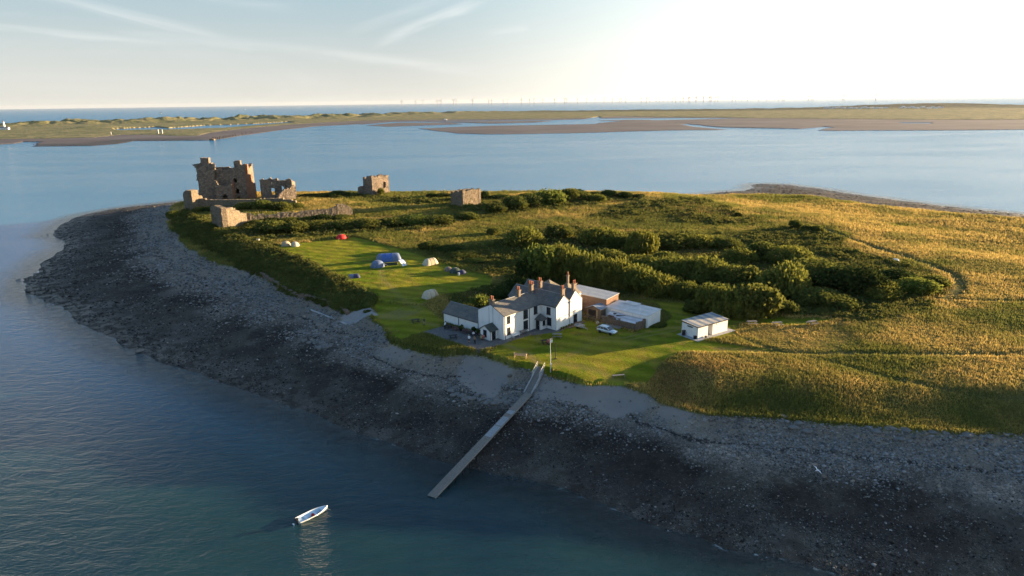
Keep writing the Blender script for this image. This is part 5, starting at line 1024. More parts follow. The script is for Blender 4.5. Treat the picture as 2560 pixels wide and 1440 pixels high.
b = MB(); p = H3(985, 655); q = H3(990, 668)
wb = empty('windbreak', H3(975, 664), radians(14), 'low green windbreak of the camp between the blue tents', 'windbreak'); b.box((0, 0, .5), (4.6, .04, .9)); part(b, 'fabric', 'tentgreen', wb)
pst = None
for i in range(4):
    if pst is None: b = MB(); b.tube([(0, 0, 0), (0, 0, 1.25)], .03, 5); pst = c = part(b, 'pole', 'palewood', wb)
    else: c = pst.copy(); COL.objects.link(c); c.parent = wb
    c.location = (-2.3+i*1.53, .03, 0)
tunnel('tunnel_tent', 4.9, 2.9, 2.05, [(.4, 'tentcream'), (.3, 'tentbeige'), (.3, 'tentcream')], 1.2, 'beige tunnel tent right of the big blue tunnel, farther back of two alike', 1076, 661, radians(40), 'tentwin', 'tentbrown')
tunnel('tunnel_tent', 4.4, 2.8, 2.1, [(.34, 'tentcream'), (.33, 'tentcream'), (.33, 'tentbeige')], 1.1, 'beige tunnel tent standing alone nearest to the pub', 1076, 743, radians(46), 'tentwin', 'tentbrown')
tunnel('tunnel_tent', 3.6, 2.0, 1.15, [(.45, 'tentslate'), (.55, 'tentnavy')], .5, 'low navy blue tent alone beside the bramble bank', 885, 694, radians(14), None, 'tentslate')
dome(1121, 677, 1.25, 1.25, 'tentbeige', 'tentbrown', 'small tan dome tent, leftmost of the cluster of three at the field edge', .3)
dome(1138, 681, 1.5, 1.45, 'tentgrey', 'tentgreen', 'grey dome tent in the middle of the cluster of three at the field edge', .2, (1.2, 1))
dome(1155, 684, 1.3, 1.15, 'tentgreen', 'tentnavy', 'dark green tent, rightmost of the cluster of three at the field edge', 0)
dome(715, 614, 1.7, 1.7, 'tentbrown', 'tentbeige', 'brown and pink dome tent at the top left corner of the camping field', .2)
dome(738, 615, 1.5, 1.6, 'tentbeige', 'tentcream', 'pale dome tent right of the brown one at the top left field corner', .6)
dome(853, 597, 2.0, 1.75, 'tentred', 'tentred', 'bright red dome tent at the top edge of the camping field', .4)
b = MB(); b.box((0, 0, .35), (.5, .4, .7)); b.box((0, 0, .74), (.56, .46, .06)); o = part(b, 'cool_box', 'tentwhite'); o.location = H3(1147, 688); tag(o, 'white cool box on the grass in front of the cluster of three tents', 'box')
b = MB(); b.b2((-.4, -.4, 0), (.4, .4, 1.9)); b.b2((-.5, -.5, 1.9), (.5, .5, 2.05)); o = part(b, 'stone_pillar', 'concrete'); o.location = H3(646, 610, -.2); tag(o, 'small pale stone pillar in the grass at the top of the bramble bank', 'pillar')
tu = tunnel('tunnel_tent', 2.8, 1.8, 1.1, [(.5, 'tentwhite'), (.5, 'tentwhite')], 1.0, 'white tent half hidden among the bushes at the right end of the thicket', 2237, 655, radians(-20), None, 'tentwhite')
# ------------------------------------------------------------------ castle ruins
kp = H3(569, 500); keep = empty('castle_keep', (kp.x, kp.y, kp.z), radians(8), 'tall ruined brown stone castle keep with turrets and a gatehouse on the headland', 'castle')
def kpart(name, m, calls, parent=keep):
    b = MB()
    for c in calls: ruin(b, *c[0], **c[1])
    return part(b, name, m, parent)
kpart('main_wall', 'castle', [(((-5, 0), (16, 0), 2.4, [(0, 17.6), (4, 17.2), (9, 17.2), (10.6, 18.6), (13, 19), (16, 20.3), (17.4, 20.5), (21, 20)]), dict(base=-2, nrough=.08, holes=[(9.6, 11.3, 10, 12.6, 1), (10, 12.1, 3.5, 6.4, 1), (10.8, 11.8, .5, 1.8, 0)],
    sR=[(0, 20.6), (9, 20.2), (9.5, 19.4), (14, 18.9), (16, 17.4), (20.5, 16.9)], cell=.5, seed=3))])
kpart('rear_wall', 'castle', [(((-14, 17), (12, 17), 2, [(0, 18.5), (4, 17.6), (9, 17.9), (14, 17.2), (20, 17.4), (22, 17.0), (26, 18)]), dict(base=-2, cell=.8, seed=4)), (((12.4, 2.4), (12.4, 17), 2, [(0, 20.2), (5, 17.5), (12, 18.5), (14.6, 19.5)]), dict(base=-2, cell=.7, seed=5)), (((-13, 0), (-13, 17), 2, [(0, 20), (8, 18), (17, 20)]), dict(base=-2, cell=.7, seed=6))])
b = MB(); b.b2((-12.5, 2.3, 14.2), (12.2, 16.9, 14.8)); b.b2((-12.5, 2.3, 7.6), (12.2, 16.9, 8.0)); part(b, 'added_shade_slab', 'castle', keep)  # slabs added inside the keep to block daylight, so window openings look dark
kpart('corner_tower', 'castle', [(((-15, -3), (-5.2, -3), 6, [(0, 21), (3, 21.6), (3.4, 21.4), (8, 21.2), (8.2, 20.2), (9.8, 20.6)]), dict(base=-2.5, holes=[(6.2, 7.0, 18.3, 19.8, 0)], cell=.5, seed=7,
    sL=[(-2, -1), (0, -.9), (4, -.1), (6.5, .9), (11, 1.2), (12.3, .3), (14.8, .4), (16, .9), (18.8, .6), (20, -.5), (22, -.7)])), (((-5.3, -2.9), (-5.3, 2), 1.2, [(0, 20.6), (3, 20.2)]), dict(base=-2.5, cell=.5, seed=8))])
kpart('turret', 'castle', [(((-11.6, -2.2), (-7.2, -2.2), 4, [(0, 24.6), (2, 24.2), (4.4, 24.3)]), dict(base=20.5, cell=.45, seed=9)), (((-6.3, -2.6), (-4.9, -2.6), 4, [(0, 21.6), (1.4, 20.8)]), dict(base=18.5, cell=.45, seed=10))])
kpart('turret', 'castle', [(((5.7, .2), (9.3, .2), 3.2, [(0, 22.3), (3.6, 22.5)]), dict(base=17.5, cell=.45, seed=11))])
kpart('gatehouse', 'castle', [(((-4.6, -5.5), (4.6, -5.5), 1.4, [(0, 12.2), (1.2, 11.6), (1.8, 9.4), (4, 8.9), (6.6, 9.0), (7.2, 9.4), (9.2, 9.6)]), dict(base=-2.5, holes=[(3.2, 6.35, -1, 4.4, 1)], cell=.42, seed=12)), (((-3.4, -4.1), (-3.4, 0), 1.2, [(0, 11), (4, 13)]), dict(base=-2.5, cell=.5, seed=14))])
kpart('gatehouse_side', 'redstone', [(((4.75, -5.3), (4.75, 0), 1.0, [(0, 9.2), (1.2, 9.0), (3.4, 10.4), (5, 10.9)]), dict(base=-2.5, cell=.42, seed=13))])
kpart('buttress', 'redstone', [(((13.2, -.7), (13.2, 2.6), 1.6, [(0, 20.4), (3, 20)]), dict(base=0, cell=.45, seed=15)), (((14.7, -.6), (14.7, 2.6), 1.7, [(0, 14.4), (3, 13.8)]), dict(base=-2, cell=.45, seed=16)), (((16.1, -.5), (16.1, 2.6), 1.6, [(0, 9.4), (3, 9)]), dict(base=-2, cell=.45, seed=17)),
    (((11.6, -.3), (13.0, -.3), 1.0, [(0, 20.4), (1.4, 20.2)]), dict(base=-1, cell=.45, seed=18))])
def ruinobj(name, label, cat, m, calls, cell=.5):
    b = MB(); nv = None
    for i, (p0, p1, th, top, base, kw) in enumerate(calls): ruin(b, p0, p1, th, top, base, cell=kw.pop('cell', cell), seed=20+i+len(label), **kw)
    o = part(b, name, m); return tag(o, label, cat)
keep.scale = ((Vector((kp.x, kp.y, kp.z-CAM_Z))).length/392*.9,)*3
o2 = H3(693, 501); c, s = cos(radians(6)), sin(radians(6))
def l2(x, y): return (o2.x+x*c-y*s, o2.y+x*s+y*c)
z = o2.z
ruinobj('ruined_chapel', 'smaller ruined gate tower with a see-through window right of the tall keep', 'ruin', M['castle'], [
    (l2(-8.3, 7), l2(-.4, 7), 1.6, [(0, z+10.8), (1, z+10), (3.6, z+10.2), (4, z+11), (4.8, z+10), (6.8, z+10.6), (8, z+10.8)], z-3, dict(holes=[(4.0, 5.9, z+2.0, z+5.6, 0), (4.3, 4.8, z+7.2, z+8.4, 0)])),
    (l2(-.4, 7), l2(5, 7), 1.6, [(0, z+9.4), (5, z+9.4)], z-3, dict(holes=[(1.4, 2.8, z+4, z+6.6, 1)])), (l2(4.2, 5), l2(7, 5.5), 1.6, [(0, z+10), (1.5, z+10.6), (2.8, z+9.8)], z-3, {}),
    (l2(7, 5.5), l2(7.4, 12), 1.4, [(0, z+9.6), (6, z+8)], z-3, {}), (l2(-8.3, 7), l2(-8, 13), 1.2, [(0, z+10), (6, z+9)], z-3, {}),
    (l2(1.0, -2.5), l2(9.4, 2.4), 1.8, [(0, z+.8), (1.2, z+3.6), (4, z+5.6), (7, z+6.2), (8, z+7.2), (9.6, z+6.8)], z-3, {}), (l2(9.4, 2.4), l2(8, 8), 1.6, [(0, z+6.5), (6, z+4)], z-3, {})])
def box_ruin(name, label, m, px, py, wr, wl, h, ar, holes=(), drop=1.5):
    q = H3(px, py); ur = np.array([cos(radians(ar)), sin(radians(ar))]); ul = np.array([-ur[1], ur[0]]); Q = np.array([q.x, q.y]); z = q.z
    R1 = Q+ur*wr; L1 = Q+ul*wl; B = R1+ul*wl
    return ruinobj(name, label, 'ruin', M[m], [(Q, R1, 1.2, [(0, z+h), (wr*.12, z+h-.3), (wr*.2, z+h-1.1), (wr*.35, z+h-.4), (wr*.6, z+h+.2), (wr*.75, z+h-.9), (wr*.85, z+h-.4), (wr, z+h-.8)], z-3, dict(holes=holes, cell=.4, nrough=.35, jit=.2)), (L1, Q, 1.2, [(0, z+h-drop), (wl*.3, z+h-drop*1.3), (wl*.5, z+h-.5), (wl*.62, z+h-1.4), (wl*.75, z+h-.2), (wl, z+h)], z-3, dict(cell=.4, nrough=.35, jit=.2)),
        (R1, B, 1.2, [(0, z+h-.6), (wl, z+h-drop)], z-3, dict(cell=.6)), (B, L1, 1.2, [(0, z+h-1), (wr, z+h-drop)], z-3, dict(cell=.6))])
zq = H3(932, 489).z
box_ruin('ruined_tower', 'square ruined stone tower with one sunlit window opening, standing alone on the far shore edge', 'castle', 932, 489, 11.5, 8.0, 10.6, 48, holes=((7.5, 9.2, zq+3.5, zq+6.6, 0),))
box_ruin('ruined_tower', 'low roofless ruined tower half hidden in bushes on the back ridge', 'wallstone', 1158, 517, 11, 9.5, 8.0, 42)
q = H3(908, 487); ruinobj('wall_stub', 'low broken wall stub left of the square ruined tower', 'wall', M['castle'], [((q.x-3, q.y+1), (q.x+1.2, q.y+1.5), 2, [(0, q.z+4), (4, q.z+5)], q.z-3, {})])
# ward walls
def P2(px, py): p = H3(px, py); return np.array([p.x, p.y]), p.z
a, za = P2(463, 529); b2_, zb = P2(484, 527)
ruinobj('ward_tower', 'narrow broken tower stump at the seaward end of the long low curtain wall', 'ruin', M['wallstone'], [(a, b2_, 4, [(0, za+8.5), (1.5, za+10.2), (5, za+10.4)], za-4, {}), (b2_, b2_+np.array([1.5, 8]), 2, [(0, zb+10), (3, zb+8), (8, zb+6)], zb-4, {})])
a, za = P2(484, 524); b2_, zb = P2(740, 519); Lw = np.linalg.norm(b2_-a)
ruinobj('ward_wall', 'long low ruined curtain wall running below the keep', 'wall', M['wallstone'], [(a, b2_, 1.6, [(0, za+6.5), (2, za+5.2), (Lw*.3, za+4.6), (Lw*.6, za+4.8), (Lw*.8, zb+4.5), (Lw, zb+3.4)], min(za, zb)-4, dict(cell=.6))])
a, za = P2(541, 566); b2_, zb = P2(559, 576); c_, zc = P2(619, 560)
ruinobj('ward_tower', 'big broken corner tower with a dark left side, above the bramble slope', 'ruin', M['wallstone'], [(a, b2_, 2, [(0, zc+8.2), (2, zc+8.6), (5, zc+8.8)], za-6, dict(sL=[(za-6, 2.4), (za+1, 1.0), (za+3, 0), (za+10, 0)])),
    (b2_, c_, 2.4, [(0, zc+8.2), (1, zc+7.4), (3, zc+8.1), (7, zc+7.9), (9, zc+6.6), (12, zc+4.8)], zb-5, {}), (a, a+np.array([2.5, 8]), 2, [(0, zc+8), (8, zc+5)], za-5, {})])
a, za = P2(620, 558); b2_, zb = P2(845, 542); c_, zc = P2(882, 539); Lw = np.linalg.norm(b2_-a)
ruinobj('ward_wall', 'long sunlit ruined wall of the outer ward above the dark scrub', 'wall', M['wallstone'], [(a, b2_, 1.8, [(0, za+4.4), (3, za+2.8), (6, za+3.3), (Lw*.25, za+2.6), (Lw*.4, (za+zb)/2+3.4), (Lw*.55, (za+zb)/2+3.0), (Lw*.7, zb+3.8), (Lw*.85, zb+3.4), (Lw, zb+4.6)], min(za, zb)-4, dict(cell=.55)), (b2_, c_, 2.2, [(0, zb+5.2), (3, zb+5.4), (8, zc+2)], zc-4, {})])
# sea wall along the foot of the bramble bank
b = MB(); pts = [(866, 789), (838, 764), (790, 752), (735, 742), (690, 712), (650, 688)]
for (p, q_) in zip(pts[:-1], pts[1:]):
    a, za = P2(*p); c_, zc = P2(*q_); ruin(b, c_, a, .9, [(0, zc+.9), (np.linalg.norm(a-c_), za+.9)], min(za, zc)-1.2, cell=.5, seed=p[0])
tag(part(b, 'sea_wall', 'yardstone'), 'dark stone revetment wall along the foot of the bramble bank above the cobbles', 'wall')
b = MB(); a = H3(866, 812); c_ = H3(778, 776); b.tube([c_+Vector((0, 0, .15)), a+Vector((0, 0, .15))], .25, 6); 
tag(part(b, 'concrete_kerb', 'concrete'), 'thin straight concrete kerb lying on the cobbles below the bramble bank', 'kerb')

# ------------------------------------------------------------------ people
def person(loc, rz, label, shirt, trouser, hair='hairb', pose='stand', sc=1.0, sleeves=.5, shorts=False, stride=.12, bend=0):
    t = empty('person', loc, rz, label, 'person')
    sit = pose == 'sit'; hz = .5 if sit else .92
    lean = bend
    def up(y, z): dz = z-hz; return (y+sin(lean)*dz, hz+cos(lean)*dz)
    V = []; E = []; Rr = []
    def v(x, y, z, r, p=None, rot=True):
        if rot and z > hz: y, z = up(y, z)
        V.append((x, y, z)); Rr.append(r)
        if p is not None: E.append((p, len(V)-1))
        return len(V)-1
    pel = v(0, 0, hz, .15); ab_ = v(0, 0, hz+.18, .13, pel); ch = v(0, 0, hz+.38, .155, ab_); ns = v(0, 0, hz+.52, .07, ch); nk = v(0, .015, hz+.6, .055, ns); h1 = v(0, .03, hz+.68, .085, nk); h2 = v(0, .02, hz+.78, .085, h1); v(0, .12, hz+.69, .02, h1)
    for s in (-1, 1):
        if sit: kn = v(s*.13, .42, .5, .06, v(s*.1, .1, hz-.0, .085, pel)); an = v(s*.13, .45, .09, .042, kn); v(s*.13, .58, .05, .035, an)
        else: kn = v(s*.1, s*stride*.4, .5, .062, v(s*.09, 0, .82, .088, pel)); an = v(s*.11, -s*stride*.5, .09, .04, kn); v(s*.12, -s*stride*.5+.14, .045, .035, an)
        sh = v(s*.17, 0, hz+.46, .06, ch); el = v(s*.24, .02 if not sit else .1, hz+.22, .042, sh); wy = .1 if not sit else .34; wz = hz+.0 if not sit else hz+.27; wr = v(s*.25, wy, wz, .028, el)
        dn = np.array([0, .25, -1.]) if not sit else np.array([0, 1., -.1]); dn /= np.linalg.norm(dn); palm = v(s*.25, wy+dn[1]*.07, wz+dn[2]*.07, .03, wr)
        for f, (fx, ln) in enumerate(((-.03, .07), (-.01, .085), (.01, .08), (.028, .06))):
            k1 = v(s*.25+fx*.4, wy+dn[1]*.11+fx, wz+dn[2]*.11, .009, palm); v(s*.25-s*.012, wy+dn[1]*(.11+ln)+fx, wz+dn[2]*(.11+ln), .007, k1)
        v(s*.25-s*.02, wy+dn[1]*.08+.06, wz+dn[2]*.08, .009, palm)
    me = bpy.data.meshes.new('body'); me.from_pydata(V, E, []); me.materials.append(M['skin']); o = bpy.data.objects.new('body', me); COL.objects.link(o); o.parent = t
    sk = o.modifiers.new('Skin', 'SKIN'); sk.use_smooth_shade = True
    lay = me.skin_vertices[0].data
    for i, r in enumerate(Rr): lay[i].radius = (r, r)
    lay[pel].use_root = True
    sb = o.modifiers.new('Sub', 'SUBSURF'); sb.levels = sb.render_levels = 1
    def pt(x, y, z): y, z = up(y, z) if z > hz else (y, z); return (x, y, z)
    b = MB(); n = 12; vs = []; secs = [(hz-.08, .19, .14), (hz+.1, .175, .13), (hz+.36, .215, .15), (hz+.48, .19, .12), (hz+.54, .09, .085)]
    for zz, rx, ry in secs: vs += [pt(rx*cos(2*pi*i/n), ry*sin(2*pi*i/n), zz) for i in range(n)]
    b.add(vs, [(i*n+k, i*n+(k+1) % n, (i+1)*n+(k+1) % n, (i+1)*n+k) for i in range(len(secs)-1) for k in range(n)]+[tuple(range(n))])
    for s in (-1, 1): b.tube([pt(s*.15, 0, hz+.47), pt(s*.215, .01, hz+.33), pt(s*(.245), .02 if not sit else .1, hz+.2)], [.08, .07, .062], 8)
    part(b, 'shirt', shirt, t, True); b = MB()
    for s in (-1, 1):
        if sit: b.tube([(s*.08, 0, .52), (s*.13, .42, .52)]+([] if shorts else [(s*.13, .46, .12)]), [.11, .085]+([] if shorts else [.065]), 8)
        else: b.tube([(s*.08, 0, .93), (s*.1, s*stride*.4, .5)]+([] if shorts else [(s*.11, -s*stride*.5, .1)]), [.12, .09]+([] if shorts else [.065]), 8)
    part(b, 'shorts' if shorts else 'trousers', trouser, t, True); b = MB(); c0 = pt(0, -.01, hz+.79); b.blob(c0, (.1, .115, .085), 2); b.blob((c0[0], c0[1]-.05, c0[2]-.06), (.09, .07, .09), 2); part(b, 'hair', hair, t, True)
    b = MB()
    for s in (-1, 1): b.box((s*.12, .5 if sit else -s*stride*.5+.06, .04), (.1, .28, .08))
    part(b, 'shoes', 'clothk', t)
    t.scale = (sc,)*3; return t
def pp(px, py, dz=0): return H3(px, py, dz)
SC_ = 1.06
person(pp(1112, 822), radians(-60), 'man in a white shirt bending over the table at the far left annex end', 'clothw', 'clothk', bend=.35, sc=SC_)
person(pp(1173, 857), radians(-10), 'standing person in a white top and shorts on the patio, seen from behind', 'clothw', 'clothk', 'hairg', shorts=True, sc=SC_)
person(pp(1187, 859), radians(5), 'standing person in a brown top and black trousers in the middle of the patio', 'tentbrown', 'clothk', sc=SC_)
person(pp(1184, 842), radians(200), 'person in a white top sitting at the black table by the gable corner', 'clothw', 'clothn', pose='sit', sc=SC_)
person(pp(1201, 843), radians(150), 'person in dark clothes sitting at the crowded table left of the porch', 'clothk', 'clothn', pose='sit', sc=SC_)
person(pp(1209, 850), radians(20), 'person in a pink top sitting at the shore side of the crowded porch table', 'clothr', 'clothk', pose='sit', sc=SC_)
person(pp(1203, 851), radians(-20), 'person in khaki sitting at the near side of the crowded table by the porch', 'clothy', 'clothn', pose='sit', sc=SC_)
person(pp(1214, 844), radians(190), 'person in navy sitting nearest the porch window at the crowded table', 'clothn', 'clothk', 'hairg', pose='sit', sc=SC_)
person(pp(1061, 813), radians(30), 'person in a dark top and khaki trousers standing alone left of the annex', 'tentgreen', 'clothy', sc=SC_)
person(pp(1370, 862), radians(20), 'person in a pink top sitting at the black lawn table', 'clothr', 'clothk', pose='sit', sc=SC_)
person(pp(1379, 862), radians(60), 'person in a white shirt sitting at the right end of the black lawn table', 'clothw', 'clothn', 'hairg', pose='sit', sc=SC_*1.05)
# ------------------------------------------------------------------ gulls in flight
def gull(px, py, D, rz, bank, label):
    d = ray(px, py); d = d/d[1]*D; t = empty('seagull', (d[0], d[1], CAM_Z+d[2]), rz, label, 'bird', None); t.rotation_euler = (bank, 0, rz)
    b = MB(); b.tube([(-.28, 0, .0), (-.1, 0, .01), (.1, 0, .02), (.24, 0, .04), (.3, 0, .03)], [.02, .075, .085, .045, .02], 8); b.add([(-.2, -.03, 0), (-.42, -.09, .01), (-.42, .09, .01), (-.2, .03, 0)], [(0, 1, 2, 3)]); part(b, 'body', 'feather', t, True)
    for s in (-1, 1): b = MB(); b.slab([(.1, s*.05, .04), (.2, s*.4, .14), (.02, s*.85, .1), (-.02, s*.8, .1), (.0, s*.38, .13), (-.08, s*.05, .04)], .02); part(b, 'wing', 'feather', t)
    t.scale = (.95,)*3
gull(2043, 1175, 93, .6, .5, 'white seagull with spread wings flying low over the dark beach at the right')
gull(699, 844, 160, .9, -.5, 'white seagull gliding over the dark shingle below the bramble bank')
# ------------------------------------------------------------------ boulders
def boulder_mesh(seed):
    r = np.random.default_rng(seed); v, fc = ICO[2]; v = v*(1+.16*np.sin(v@r.normal(size=(3, 3))*2.2).sum(1, keepdims=True)/2); v[:, 2] *= .7; v[:, 2] += .25
    b = MB(); b.add(v, fc); return b.build('boulder', M['boulder'], None, False)
bps = [boulder_mesh(i) for i in range(5)]; first = [True]*5; cnt = 0
def boulder(px, py, s, label, group, flat=1, m=None):
    global cnt
    k = cnt % 5; cnt += 1; o = bps[k] if first[k] else bps[k].copy()
    if not first[k]: COL.objects.link(o)
    first[k] = False; o.location = H3(px, py, -s*.2); o.scale = (s*random.uniform(.9, 1.3), s*random.uniform(.8, 1.1), s*flat*random.uniform(.7, 1)); o.rotation_euler.z = random.uniform(0, 6); tag(o, label, 'boulder', group)
for x, y in [(1133, 988), (1142, 985), (1150, 990), (1163, 998), (1170, 994), (1180, 997), (1190, 990), (1200, 1000), (1207, 998), (1215, 1007), (1225, 1003), (1240, 1000), (1245, 1008), (1255, 1003), (1262, 998), (1275, 1003), (1280, 996), (1290, 1000), (1127, 975), (1140, 968), (1235, 1008), (1268, 1008), (1158, 990), (1210, 990)]:
    boulder(x, y, random.uniform(.5, .8), 'rounded grey boulder in the row below the pale ramp, left of the jetty', 'boulders left of the jetty')
for x, y in [(510, 1235), (560, 1260), (625, 1265), (640, 1310), (690, 1300), (735, 1300), (600, 1240), (790, 1290), (480, 1140), (550, 1160), (700, 1270), (670, 1325)]:
    boulder(x/4.235+640, y/4.235+560, random.uniform(.6, 1.0), 'weedy rounded boulder in the loose heap on the dark shingle below the patio slope', 'boulders on the shingle below the slope')
for x, y in [(2224, 1068), (2265, 1072), (2330, 1078), (2365, 1082), (2250, 1095), (2470, 1090), (1995, 1055), (1952, 1050), (1960, 1040), (2018, 1075), (1985, 1065), (2420, 1085), (2190, 1075)]:
    boulder(x, y, random.uniform(.6, 1.0), 'large tan slab of rock at the foot of the grassy bank on the right', 'slabs below the grassy bank', .55)
boulder(350, 877, 1.1, 'largest dark rock standing at the waterline of the near beach', None)
for x, y in [(15, 741), (68, 629), (95, 567), (138, 538), (165, 540), (60, 563), (90, 684), (70, 588), (105, 590), (118, 588), (45, 700), (2, 715), (80, 603), (312, 862)]:
    boulder(x, y, random.uniform(.7, 1.2), 'dark weedy rock poking out of the shallow water off the shingle point', 'rocks off the point', .6)
# ------------------------------------------------------------------ shrubs
def lobes(seed, n, flat=1.0):
    r = np.random.default_rng(seed); L_ = [(0, 0, .38, .72, .6)]
    for i in range(n): a = 2*pi*i/n+r.uniform(-.4, .4); d = r.uniform(.35, .62); L_.append((d*cos(a), d*sin(a), r.uniform(.15, .62), r.uniform(.22, .48), r.uniform(.22, .5)))
    return L_
def leaves(lb, N, size, r, up=0., ragged=.12):
    lb = np.array(lb); w = lb[:, 3]**2; k = r.choice(len(lb), N, p=w/w.sum()); q = r.normal(size=(N, 3)); q /= np.linalg.norm(q, axis=1)[:, None]; q[:, 2] = np.abs(q[:, 2])*np.where(r.random(N) < .8, 1, -1)
    rad = 1+r.normal(size=N)*ragged*.5-.05; c = lb[k, :3]+q*np.c_[lb[k, 3], lb[k, 3], lb[k, 4]]*rad[:, None]; c = c[c[:, 2] > 0.01]; q = q[:0+len(q)]; n = len(c)
    nr = r.normal(size=(n, 3))*.55; t1 = np.cross(r.normal(size=(n, 3)), nr+1e-3); t1[:, 2] += up*np.abs(r.normal(size=n))*2; t1 /= np.linalg.norm(t1, axis=1)[:, None]; t2 = np.cross(t1, r.normal(size=(n, 3))); t2 /= np.linalg.norm(t2, axis=1)[:, None]
    s = size*r.uniform(.6, 1.4, n)[:, None]; asp = .45 if up else .75
    return c-t1*s, c+t2*s*asp, c+t1*s, c-t2*s*asp
def crown_mesh(name, seed, m, N=2600, size=.06, nl=7, up=0., ragged=.12, core=.76):
    r = np.random.default_rng(seed); lb = lobes(seed, nl); A_ = leaves(lb, N, size, r, up, ragged); n = len(A_[0]); V = np.stack(A_, 1).reshape(-1, 3); F_ = np.arange(n*4).reshape(-1, 4)
    iv, fc = ICO[2]; fc = np.array(fc)
    vs = [V]; fs = [F_]; off = len(V)
    for x, y, z, a, h in lb: vv = iv*(1+.1*r.normal(size=(len(iv), 1)))*np.array([a, a, h])*core+np.array([x, y, z]); vs.append(vv); fs.append(np.c_[fc, fc[:, 2]]+off); off += len(vv)
    V = np.concatenate(vs); b = MB(); b.v = V.tolist(); b.f = [tuple(f) for f in np.concatenate(fs[:1]).tolist()]+[tuple(f[:3]) for f in np.concatenate(fs[1:]).tolist()]
    me = bpy.data.meshes.new(name); me.from_pydata(b.v, [], b.f); me.materials.append(M[m]); return me
CR = {}
for m, up, rg, sz in (('willow', .9, .3, .075), ('gorse', 0, .24, .06), ('bright', 0, .38, .08), ('grove', 0, .24, .065)):
    CR[m] = [crown_mesh(m+'_foliage', 31+i*7+len(m), m, 3200 if m in ('willow', 'gorse') else 2400, sz, 6+i, up, rg) for i in range(3)]
def shrub(px, py, w, h, m, label, group=None, tree=False):
    p = H3(px, py); D = (Vector((p.x, p.y, p.z-CAM_Z))).length; ww = w*D/F_PX; hh = max(h-.7*w*(CAM_Z-p.z)/D, .45*h)*D/F_PX; me = CR[m][int(px*7+py) % 3]; rzv = (px*13+py*7) % 628/100.
    if not tree:
        o = bpy.data.objects.new('shrub', me); COL.objects.link(o); o.location = p-Vector((0, 0, hh*.08)); o.scale = (ww*.56, ww*.56*random.uniform(.85, 1.1), hh*1.08); o.rotation_euler.z = rzv; return tag(o, label, 'shrub', group)
    t = empty('broadleaf_tree', p, rzv, label, 'tree', group); b = MB(); b.tube([(0, 0, -.3), (.05, 0, hh*.3), (.15, .1, hh*.65)], [.26, .2, .08], 8)
    for k in range(5): a = k*1.3; b.tube([(.05, 0, hh*(.2+.06*k)), (cos(a)*ww*.18, sin(a)*ww*.18, hh*(.45+.05*k)), (cos(a)*ww*.3, sin(a)*ww*.3, hh*(.6+.05*k))], [.1, .07, .03], 6)
    part(b, 'trunk', 'bark', t, True); o = bpy.data.objects.new('crown', me); COL.objects.link(o); o.parent = t; o.location = (0, 0, hh*.06); o.scale = (ww*.55, ww*.55, hh*.98); return t
ORD = ['first', 'second', 'third', 'fourth', 'fifth', 'sixth', 'seventh', 'eighth', 'ninth', 'tenth', 'eleventh', 'twelfth', 'thirteenth', 'fourteenth']
def row(items, phrase, group):
    for i, (x, y, w, h, m) in enumerate(items):
        tone = dict(willow='willow bush', gorse='olive bush', bright='bright leafy bush', grove='dark bush')[m]; size = 'broad ' if w > 95 else ('small ' if w < 50 else '')
        pos = 'leftmost' if i == 0 else ('rightmost' if i == len(items)-1 else ORD[i]+' from left')
        shrub(x, y, w, h, m, f'{size}{tone}, {pos} {phrase}', group)
TH = 'bushes of the thicket behind the pub'
row([(1312, 611, 104, 54, 'willow'), (1398, 594, 78, 42, 'gorse'), (1500, 608, 112, 54, 'willow'), (1545, 618, 95, 46, 'gorse'), (1605, 632, 84, 66, 'willow'), (1680, 616, 110, 46, 'gorse'), (1750, 616, 100, 40, 'willow'), (1815, 618, 84, 34, 'gorse')], 'in the rear row of the thicket', TH)
row([(1440, 645, 66, 34, 'bright'), (1525, 655, 90, 44, 'gorse'), (1590, 665, 90, 40, 'willow'), (1665, 660, 90, 42, 'gorse'), (1850, 652, 90, 42, 'willow'), (1905, 642, 84, 46, 'gorse'), (1972, 655, 115, 52, 'willow')], 'in the second row of the thicket', TH)
row([(1418, 692, 112, 94, 'willow'), (1478, 702, 112, 88, 'willow'), (1538, 712, 110, 82, 'willow'), (1598, 724, 108, 76, 'willow'), (1656, 738, 96, 66, 'willow'), (1715, 744, 80, 54, 'willow')], 'in the tall diagonal hedge behind the pub', 'bushes of the diagonal hedge')
row([(1640, 672, 80, 40, 'willow'), (1690, 692, 120, 66, 'willow'), (1765, 700, 130, 76, 'willow'), (1838, 715, 120, 70, 'gorse'), (1960, 738, 120, 90, 'willow'), (2040, 700, 120, 66, 'gorse'), (2100, 716, 120, 64, 'grove'), (2150, 730, 130, 76, 'grove')], 'in the middle of the thicket', TH)
row([(1790, 742, 100, 50, 'gorse'), (1880, 742, 110, 50, 'willow'), (2030, 758, 100, 50, 'gorse'), (2090, 762, 90, 40, 'gorse'), (2198, 740, 92, 44, 'willow'), (2288, 728, 88, 42, 'bright'), (2240, 700, 80, 34, 'grove'), (2335, 712, 66, 30, 'gorse')], 'at the right end of the thicket', TH)
row([(1740, 780, 70, 40, 'gorse'), (1808, 782, 118, 88, 'willow'), (1892, 784, 128, 92, 'gorse'), (1965, 782, 60, 40, 'gorse')], 'in the front row of the thicket behind the lawn', TH)
row([(1988, 571, 34, 23, 'gorse'), (2016, 578, 31, 19, 'gorse'), (2045, 581, 31, 19, 'gorse')], 'of three round bushes alone in the far meadow', 'three round bushes')
